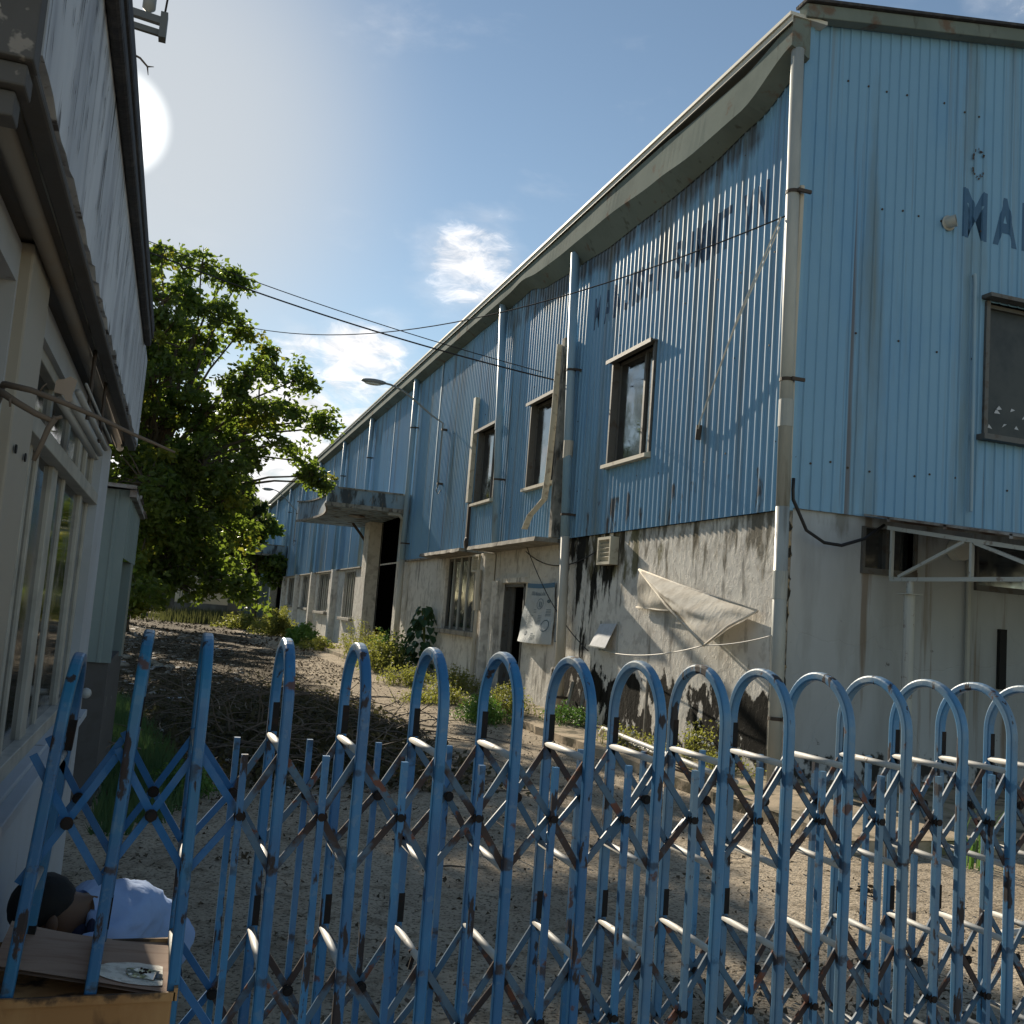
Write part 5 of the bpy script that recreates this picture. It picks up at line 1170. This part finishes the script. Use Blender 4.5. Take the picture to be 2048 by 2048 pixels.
tree('broadleaf_tree', 'tall backlit broadleaf tree with layered yellow green crown overhanging the yard', (-2.9, 26.0, -.12), None, big, .165, 'leaf', 5, .26, 1.5, mt2='leafy', fork=(-1.0, 25.4, 3.9))
# trees behind filling the left
def simple_blobs(cx, cy, cz, R_, n, seed, r=(.7, 1.3)):
    q = random.Random(seed); out = []
    for _ in range(n):
        v = Vector((q.gauss(0, 1), q.gauss(0, 1), q.gauss(0, 1))).normalized()*R_*q.random()**.5; out.append((cx+v.x, cy+v.y, cz+v.z*.9, q.uniform(*r), .55))
    return out
tree('background_tree', 'dark dense tree in shade directly behind the green shed', (-3.2, 32, -.12), None, simple_blobs(-3.0, 32, 4.3, 3.0, 26, 3), .30, 'leafd', 8, .25, 1.1, 'shade trees along the left of the yard')
tree('background_tree', 'dark low crowned tree at the left of the littered path', (-1.8, 44, -.12), None, simple_blobs(-1.2, 44, 5.2, 3.2, 26, 4), .34, 'leafd', 9, .25, 1.1, 'shade trees along the left of the yard')
tree('background_tree', 'broad shade tree hidden mostly behind the guard house', (-4.6, 19, -.12), None, simple_blobs(-4.0, 19, 6.0, 2.4, 22, 6), .22, 'leafd', 12, .25, 1.0, 'shade trees along the left of the yard')
tree('background_tree', 'dark tree overhanging the far half of the path', (-2.5, 57, -.12), None, simple_blobs(.6, 57, 6.4, 3.6, 30, 8), .40, 'leafd', 13, .25, 1.0, 'shade trees along the left of the yard')
tree('background_tree', 'small tree with a thin trunk beside the grey green wall panels', (5.0, 66, -.12), None, [(4.4, 66, 5.0, 1.3, .8), (5.6, 65.5, 4.2, 1.1, .8), (3.2, 66, 5.8, 1.3, .8), (6.0, 65, 2.9, .8, .8), (5.2, 66, 6.5, 1.2, .8), (6.1, 64.6, 3.8, .7, .8)], .38, 'leaf', 10, .2, 1.1, 'shade trees along the left of the yard', fork=(5.0, 66, 3.2))
tree('background_tree', 'pale hazy tree in front of the far boundary wall', (-1, 85, -.12), None, simple_blobs(2, 85, 6.2, 5.2, 40, 5, (1.3, 2.0)), .55, 'leafd', 11, .3, .8, 'shade trees along the left of the yard')

# ------------------------------------------------------------------ far end of the yard
fw_ = thing('boundary_wall', (0, 96, -.12), 'grey boundary wall closing the far end of the yard', 'wall')
m_ = MB(); m_.box(-30, 6.5, 96, 96.3, -.12, 3.0); m_.build('wall', 'greywall', fw_); m_ = MB()
for x in range(-28, 7, 4): m_.box(x, x+.4, 95.8, 96, -.12, 3.2)
m_.build_split('pier', 'greywall', fw_)
fe = thing('white_fence', (2, 78, -.12), 'sunlit white railing wall seen under the tree at the far end', 'fence')
m_ = MB(); m_.box(.2, 4.0, 78, 78.15, .9, 2.9); m_.build('panel', 'whitewall', fe); m_ = MB()
for i in range(15): m_.box(.5+i*.16, .56+i*.16, 77.93, 77.995, 1.3, 2.0)
m_.build_split('railing', 'greywall', fe)
MB().box(.2, 4.0, 77.9, 78.0, -.12, .9).build('plinth', 'greywall', fe)
fp = thing('metal_panel_hoarding', (5.3, 72, -.12), 'grey green sheet metal hoarding beside the small tree trunk', 'hoarding')
m_ = MB(); ribs(m_, 'x', 72.0, -1, (4.6, 6.6, -.12, 3.1), pitch=.3, h=.03); m_.build('sheet', 'green', fp)
m_ = MB(); m_.box(4.5, 4.62, 71.9, 72.0, -.12, 3.3); m_.box(5.6, 5.7, 71.9, 71.965, -.12, 3.2); m_.build_split('post', 'pipe', fp)

# ------------------------------------------------------------------ yard clutter
def scatter(m_, n, xr, yr, s, seed, flat=True, dens=None):
    q = random.Random(seed)
    for _ in range(n):
        x, y = q.uniform(*xr), q.uniform(*yr)
        if dens and q.random() > dens(x, y): continue
        sz = s*q.uniform(.5, 1.5); a = q.uniform(0, 6.28); z = -.115+q.random()*.03
        dx, dy = math.cos(a)*sz, math.sin(a)*sz; o = len(m_.v)
        m_.v += [(x, y, z), (x+dx*.5-dy*.35, y+dy*.5+dx*.35, z+q.uniform(0, .05)*sz*12), (x+dx, y+dy, z+q.uniform(0, .4)*sz), (x+dx*.5+dy*.35, y+dy*.5-dx*.35, z+q.uniform(0, .03))]; m_.f.append((o, o+1, o+2, o+3))
m_ = MB()
scatter(m_, 15000, (-3, 4.6), (8.5, 34), .055, 1, dens=lambda x, y: min(1, max(.05, (2.9-x+.05*(y-10))*.55)) if y < 22 else .8)
scatter(m_, 5000, (-4, 5.0), (34, 70), .12, 3, dens=lambda x, y: .55+.45*math.sin(x*2+y*.7))
scatter(m_, 3500, (-1, 5.4), (3.5, 20), .03, 2)
tag(m_.build('leaf_litter', 'litter'), 'dead leaves and litter strewn over the shaded left of the yard', 'leaf litter', kind='stuff')
m_ = MB(); q = random.Random(4)
for _ in range(420):
    x, y = q.uniform(-2.6, 2.0), q.uniform(9, 45); m_.blob((x, y, -.11), (q.uniform(.02, .10), q.uniform(.02, .10), q.uniform(.015, .05)), 6, 4, .35)
tag(m_.build('rubble', 'stone'), 'small broken stones and rubble among the litter', 'rubble', kind='stuff')
for i, (u, v, r) in enumerate(((255, 1315, .10), (246, 1330, .11), (305, 1327, .12), (318, 1332, .10), (340, 1335, .11))):
    d_ = px(u, v, 15.0); t_ = (-.09-CAM.z)/(d_.z-CAM.z); p = CAM+(d_-CAM)*t_
    m_ = MB(); random.seed(i+30); m_.blob((p.x, p.y, -.08), (r*1.2, r, r*.6), 9, 6, .2)
    tag(m_.build('white_stone', 'stone', smooth=True), ['round pale stone beside the green shed, the farther of two', 'flat pale stone beside the green shed, the nearer of two', 'leftmost of three pale stones lying together right of the second gate post', 'middle of three pale stones lying together right of the second gate post', 'rightmost of three pale stones lying together right of the second gate post'][i], 'stone', 'pale stones in the litter')
m_ = MB(); q = random.Random(44)
for _ in range(19000):
    x, y = q.gauss(1.6, 1.0), q.gauss(14.0, 3.0)
    if x > 3.6 or y < 9.4 or y > 24: continue
    hgt = .34*math.exp(-((x-1.75)/1.1)**2-((y-14)/3.0)**2)
    leafquad(m_, Vector((x, y, -.115+hgt*q.random()+.02*q.random())), q.uniform(.05, .11), q, 0)
tag(m_.build('withered_leaf_heap', 'heap'), 'withered leaves heaped over and round the cut dead branches', 'leaf litter', kind='stuff')
# flat pale scraps
m_ = MB(); q = random.Random(14)
for _ in range(120):
    x, y = q.uniform(-2.6, 1.6), q.uniform(16, 50); s_ = q.uniform(.05, .28); m_.add([(x, y, -.09), (x+s_, y+q.uniform(-.1, .1), -.09+q.uniform(0, .05)), (x+s_, y+s_, -.08), (x, y+s_*.7, -.09)], [(0, 1, 2, 3)])
tag(m_.build('paper_scraps', 'postergrey'), 'pale scraps of rubbish scattered far down the yard', 'rubbish', kind='stuff')
# brush pile of dead branches
bp = MB(); q = random.Random(6)
for _ in range(520):
    x, y = q.gauss(1.75, .85), q.gauss(14.0, 2.6); a = q.uniform(0, 6.28); l_ = q.uniform(.3, 1.1); z = -.1+abs(q.gauss(0, .17))
    p = Vector((x, y, z)); pts = [p]; d = Vector((math.cos(a), math.sin(a), q.uniform(-.1, .45)))
    for k in range(4): d = (d+Vector((q.uniform(-.3, .3), q.uniform(-.3, .3), q.uniform(-.25, .15)))).normalized(); pts.append(pts[-1]+d*l_/4)
    for k_ in pts: k_.z = max(k_.z, -.11)
    bp.tube(pts, [.009, .007, .006, .004, .002], 4, cap=False)
tag(bp.build('brush_pile', 'twig'), 'heap of cut dead branches lying in the yard behind the gate', 'brush pile')
m_ = MB(); q = random.Random(16)
for k in range(5):
    p = Vector((.9+q.uniform(-.3, .3), 12.5+q.uniform(-.3, .3), 0)); pts = [p]; d = Vector((q.uniform(-.5, .5), q.uniform(-.3, .3), 1)).normalized()
    for j in range(5):
        d = (d+Vector((q.uniform(-.35, .35), q.uniform(-.3, .3), 0))).normalized(); pts.append(pts[-1]+d*.14)
        if j > 1: m_.tube([pts[-1], pts[-1]+(d+Vector((q.uniform(-.9, .9), 0, .1)))*.16], .003, 4, cap=False)
    m_.tube(pts, [.012, .010, .008, .006, .004, .003], 5, cap=False)
tag(m_.build('upright_dead_branch', 'twig'), 'bare dead branches sticking up from the left of the brush pile', 'branch')
# lawn strip beside the guard house and shed
m_ = MB(); q = random.Random(9)
for _ in range(15000):
    y = q.uniform(7.6, 16.5); x = q.uniform(-.75, .5)
    if x > (.05+.30*(y-8) if y < 9.2 else .40-.13*(y-9.2))+q.uniform(-.12, .10) or (x < -.38 and y < 11.2) or (y < 8 and x > -.1): continue
    h_ = q.uniform(.05, .20); dx, dy = q.uniform(-.06, .06), q.uniform(-.06, .06); w_ = q.uniform(.004, .009); o = len(m_.v)
    m_.v += [(x-w_, y, -.12), (x+w_, y, -.12), (x+dx, y+dy, -.12+h_)]; m_.f.append((o, o+1, o+2))
tag(m_.build('grass', 'grass'), 'shaded green grass growing beside the guard house wall', 'grass', kind='stuff')

def weed(name, label, x, y, z, w_, h, n, mt, seed, leaf=.05, dry=0, flowers=0, cat='weed'):
    q = random.Random(seed); t = thing(name, (x, y, z), label, cat, 'weeds along the warehouse wall'); st = MB(); lf = MB(); fl = MB(); dr = MB()
    for k in range(n):
        bx, by = x+q.gauss(0, w_*.42), y+q.gauss(0, w_*.55); hh = h*q.uniform(.45, 1.05)*max(.35, 1-abs(bx-x)/(w_*1.6))
        p = Vector((bx, by, z)); d = Vector((q.uniform(-.25, .25), q.uniform(-.25, .25), 1)); pts = [p]
        for j in range(4): d = (d+Vector((q.uniform(-.2, .2), q.uniform(-.2, .2), 0))).normalized(); pts.append(pts[-1]+d*hh/4)
        isdry = q.random() < dry; hh *= 1.15
        (dr if isdry else st).tube(pts, [.005, .004, .0035, .003, .002], 3, cap=False)
        if not isdry:
            for j in range(int(14+hh*34)):
                t_ = q.random()**.7; i_ = min(3, int(t_*4)); pp = pts[i_].lerp(pts[i_+1], t_*4-i_)+Vector((q.gauss(0, .05), q.gauss(0, .05), q.gauss(0, .03)))
                leafquad(lf, pp, leaf*q.uniform(.6, 1.3), q, -.1)
        if q.random() < flowers and len(fl.v) < 600: fl.blob(pts[-1], .018, 6, 4)
    if st.v: st.build('stems', mt, t)
    if lf.v: lf.build('foliage', mt, t)
    if fl.v: fl.build_split('flower_head', 'flower', t)
    if dr.v: dr.build('dry_stalks', 'dry', t)
    return t
W = [
 ('yellow green weeds growing thickly at the far end of the apron', 4.9, 49, -.12, 1.1, 1.5, 90, 'weed', .13, 0, 0),
 ('bright green bush of weeds in the sun before the far windows', 5.1, 40.5, -.12, .9, 1.0, 70, 'weedg', .12, 0, 0),
 ('low sunlit weeds on the path edge before the barred windows', 5.2, 37.2, -.12, .8, .6, 50, 'weed', .10, .2, 0),
 ('tall dry grass and white flowered weeds in front of the dark portal', 5.75, 30.0, -.05, .9, 1.25, 80, 'weed', .07, .45, .12),
 ('dense yellow green weeds left of the broad leaved plant', 5.5, 26.6, -.1, .9, 1.0, 120, 'weed', .07, .15, .05),
 ('bright green weeds at the foot of the wall under the broad leaved plant', 5.9, 27.2, -.1, .5, 1.25, 50, 'weedg', .09, 0, 0),
 ('sprawling yellowish weeds on the yard edge below the barred window', 5.35, 22.6, -.12, .75, .55, 130, 'weed', .05, .2, .05),
 ('flowering weeds against the wall left of the open door', 5.8, 20.2, -.05, .7, .62, 110, 'weed', .05, .3, .25),
 ('dense fresh green bush growing through the concrete edge', 4.95, 15.6, -.12, .36, .52, 150, 'weedg', .045, 0, 0),
 ('pale yellow green weeds beside the foot of the blue and cream downpipe', 5.55, 16.2, -.05, .5, .62, 130, 'weed', .04, .3, .2),
 ('low green weeds right of the downpipe foot', 6.15, 14.9, 0, .45, .36, 90, 'weedg', .04, .2, .1),
 ('small weeds among the pale pipes on the apron', 6.0, 12.2, 0, .5, .28, 80, 'weed', .035, .3, .2),
 ('white flowering weed standing against the black mould of the wall', 6.45, 11.3, 0, .22, .62, 16, 'weed', .05, .1, .6),
 ('sparse weeds at the wall foot by the corner downpipe', 6.3, 10.5, 0, .35, .32, 50, 'weed', .035, .2, .2),
 ('tiny weeds on the concrete edge left of the apron', 4.6, 18.6, -.12, .5, .25, 60, 'weed', .04, .2, .1),
 ('distant sunlit weeds at the left edge of the far path', 3.7, 56, -.12, 1.3, 1.0, 60, 'weed', .15, 0, 0),
 ('dim leafy weeds at the near end of the shaded grass behind the gate', .30, 9.3, -.12, .30, .26, 90, 'weedg', .035, 0, 0),
 ('low dark weeds along the yard edge between the two bushes', 5.15, 18.6, -.12, .5, .4, 90, 'weed', .045, .2, .1),
 ('tall thin dry stalks in front of the pilaster beyond the portal', 5.9, 33.5, -.1, .6, 1.5, 40, 'weed', .06, .7, .1)]
for k, (lb, x, y, z, w_, h, n, mt, lf_, dr_, fl_) in enumerate(W): weed('weed_clump', lb, x, y, z, w_, h, n, mt, 100+k, lf_, dr_, fl_)
m_ = MB(); q = random.Random(31)
for _ in range(2600):
    x, y = q.gauss(2.4, 1.6), q.uniform(60, 76); h_ = q.uniform(.2, .9); w_ = .03; o = len(m_.v); m_.v += [(x-w_, y, -.12), (x+w_, y, -.12), (x+q.uniform(-.2, .2), y, -.12+h_)]; m_.f.append((o, o+1, o+2))
tag(m_.build('tall_grass', 'sumac'), 'tall dull grass before the white fence at the far end', 'grass', kind='stuff')
# green blades right of the platform edge
gb = thing('blade_plant', (6.35, 6.6, -.12), 'clump of long narrow green blades before the gable platform', 'plant')
m_ = MB(); q = random.Random(12)
for k in range(26):
    a = q.uniform(0, 6.28); l_ = q.uniform(.35, .75); b0 = Vector((6.35+q.uniform(-.15, .25), 6.6+q.uniform(-.1, .1), -.12)); prev = None
    side = Vector((-math.sin(a), math.cos(a), 0))*.010
    P_ = [b0+Vector((math.cos(a)*l_*.45*t*t, math.sin(a)*l_*.45*t*t, l_*(t-.35*t*t))) for t in (0, .25, .5, .75, 1)]
    for j in range(4):
        w0, w1 = side*(1-.2*j), side*(1-.2*(j+1)) if j < 3 else side*.05
        m_.quad(P_[j]-w0, P_[j]+w0, P_[j+1]+w1, P_[j+1]-w1)
m_.build('blades', 'weedg', gb)
# broad leaved plant climbing by the barred window
bl = thing('broad_leaved_plant', (6.45, 26.0, 0), 'tall broad leaved plant with drooping dark leaves left of the barred ground floor window', 'plant')
m_ = MB(); q = random.Random(17)
for k in range(120):
    z = q.uniform(.15, 1.75); rr = .42*math.sin(min(1, (z+.3)/2.1)*math.pi)**.6; a = q.uniform(0, 6.28); p = Vector((6.40+rr*math.cos(a)*.8, 26.0+rr*math.sin(a)*1.1, z)); s_ = q.uniform(.16, .30)
    d = Vector((math.cos(a)*.5, math.sin(a)*.5, -.8)).normalized(); sd = Vector((-math.sin(a), math.cos(a), q.uniform(-.3, .3))).normalized()
    nrm = d.cross(sd)*.15*s_
    vs = [p, p+d*s_*.2+sd*s_*.36+nrm, p+d*s_*.6+sd*s_*.34+nrm, p+d*s_, p+d*s_*.6-sd*s_*.34+nrm, p+d*s_*.2-sd*s_*.36+nrm]
    m_.add(vs, [(0, 1, 2, 3), (0, 3, 4, 5)])
m_.build('leaves', 'broad', bl); m_ = MB()
for k in range(4): m_.tube([(6.45+q.uniform(-.1, .1), 26+q.uniform(-.15, .15), 0), (6.43, 26+q.uniform(-.2, .2), .8), (6.4+q.uniform(-.1, .1), 26+q.uniform(-.2, .2), 1.6)], .018, 5)
m_.build('stem', 'weed', bl)
# small sprout on the entrance canopy corner
weed('canopy_sprout', 'small yellowish plant sprouting on the corner of the nearer entrance canopy', 4.15, 30.3, 5.24, .25, .35, 8, 'leafy', 300, .12, 0, 0, cat='plant')
# pale pipes lying on the apron
m_ = MB(); m_.tube([(5.98, 13.25, .06), (5.93, 13.05, .15), (5.88, 12.9, .16), (5.60, 10.0, .15), (5.52, 9.0, .13)], .030, 10); tag(m_.build('pale_pipe', 'bar', smooth=True), 'long pale pipe with a bent end lying on blocks along the apron edge', 'pipe')
m_ = MB(); m_.tube([(5.98, 12.3, .05), (5.85, 9.4, .05)], .028, 10); tag(m_.build('pale_pipe', 'bar', smooth=True), 'shorter pale pipe on the apron nearer the wall', 'pipe')
m_ = MB(); m_.tube([(5.72, 11.4, .02), (5.66, 9.5, .02)], .024, 10); tag(m_.build('rusted_pipe', 'clamp', smooth=True), 'dark rusty pipe between the pale pipes on the apron', 'pipe')
for k, (x, y, l_) in enumerate(((5.85, 12.3, 0), (5.62, 9.7, 0))):
    m_ = MB(); m_.box(x-.09, x+.09, y-.07, y+.07, .0, .12); tag(m_.build('support_block', 'concrete', bevel=.01), ['concrete block under the far end of the long pale pipe', 'concrete block under the near end of the long pale pipe'][k], 'block')
m_ = MB(); m_.tube([(5.36, 5.0, -.09), (5.02, 4.98, -.09)], .022, 10)
tag(m_.build('white_pipe_offcut', 'bar', smooth=True), 'short white pipe offcut lying alone on the sunlit concrete', 'pipe')
for k, (u, v, z1, r) in enumerate(((1251, 1478, .62, .022), (1292, 1495, .38, .02))):
    m_ = MB(); x, y = ((6.52, 12.95), (6.50, 12.2))[k]; m_.tube([(x, y, 0), (x+.02, y+.02, (1.0, .5)[k])], r, 6); tag(m_.build('metal_stake', 'concrete'), ['taller thin grey stake standing against the mouldy wall', 'shorter thin grey stake standing against the mouldy wall'][k], 'stake', 'stakes at the foot of the wall')
for k, (y, a) in enumerate(((15.3, .12), (14.7, .06))):
    m_ = MB(); m_.bar((6.25, y, 0), (6.30+a, y+.12, .62-.1*k), .05, .05); tag(m_.build('wooden_stake', 'concrete'), ['leaning grey wooden stake at the foot of the wall by the downpipe', 'shorter leaning wooden stake at the foot of the wall nearer the pipes'][k], 'stake', 'stakes at the foot of the wall')
# crumpled dry leaves in the open yard
for k, (x, y) in enumerate(((3.36, 7.25), (4.75, 5.9), (.55, 6.9))):
    m_ = MB(); q = random.Random(60+k)
    for j in range(14): leafquad(m_, Vector((x+q.gauss(0, .035), y+q.gauss(0, .035), -.10+q.random()*.04)), .06, q)
    tag(m_.build('crumpled_leaves', 'litter'), ['pale crumpled dry leaf cluster on the sunlit concrete behind the middle arches', 'dark dry leaf cluster near the right of the yard', 'dark dry twig and leaf cluster on the shaded concrete behind the left arches'][k], 'dry leaves')
m_ = MB(); scatter(m_, 500, (1.6, 4.2), (3.4, 4.6), .03, 77); tag(m_.build('gate_leaf_litter', 'litter'), 'brown leaves gathered on the ground behind the right end of the gate', 'leaf litter', kind='stuff')
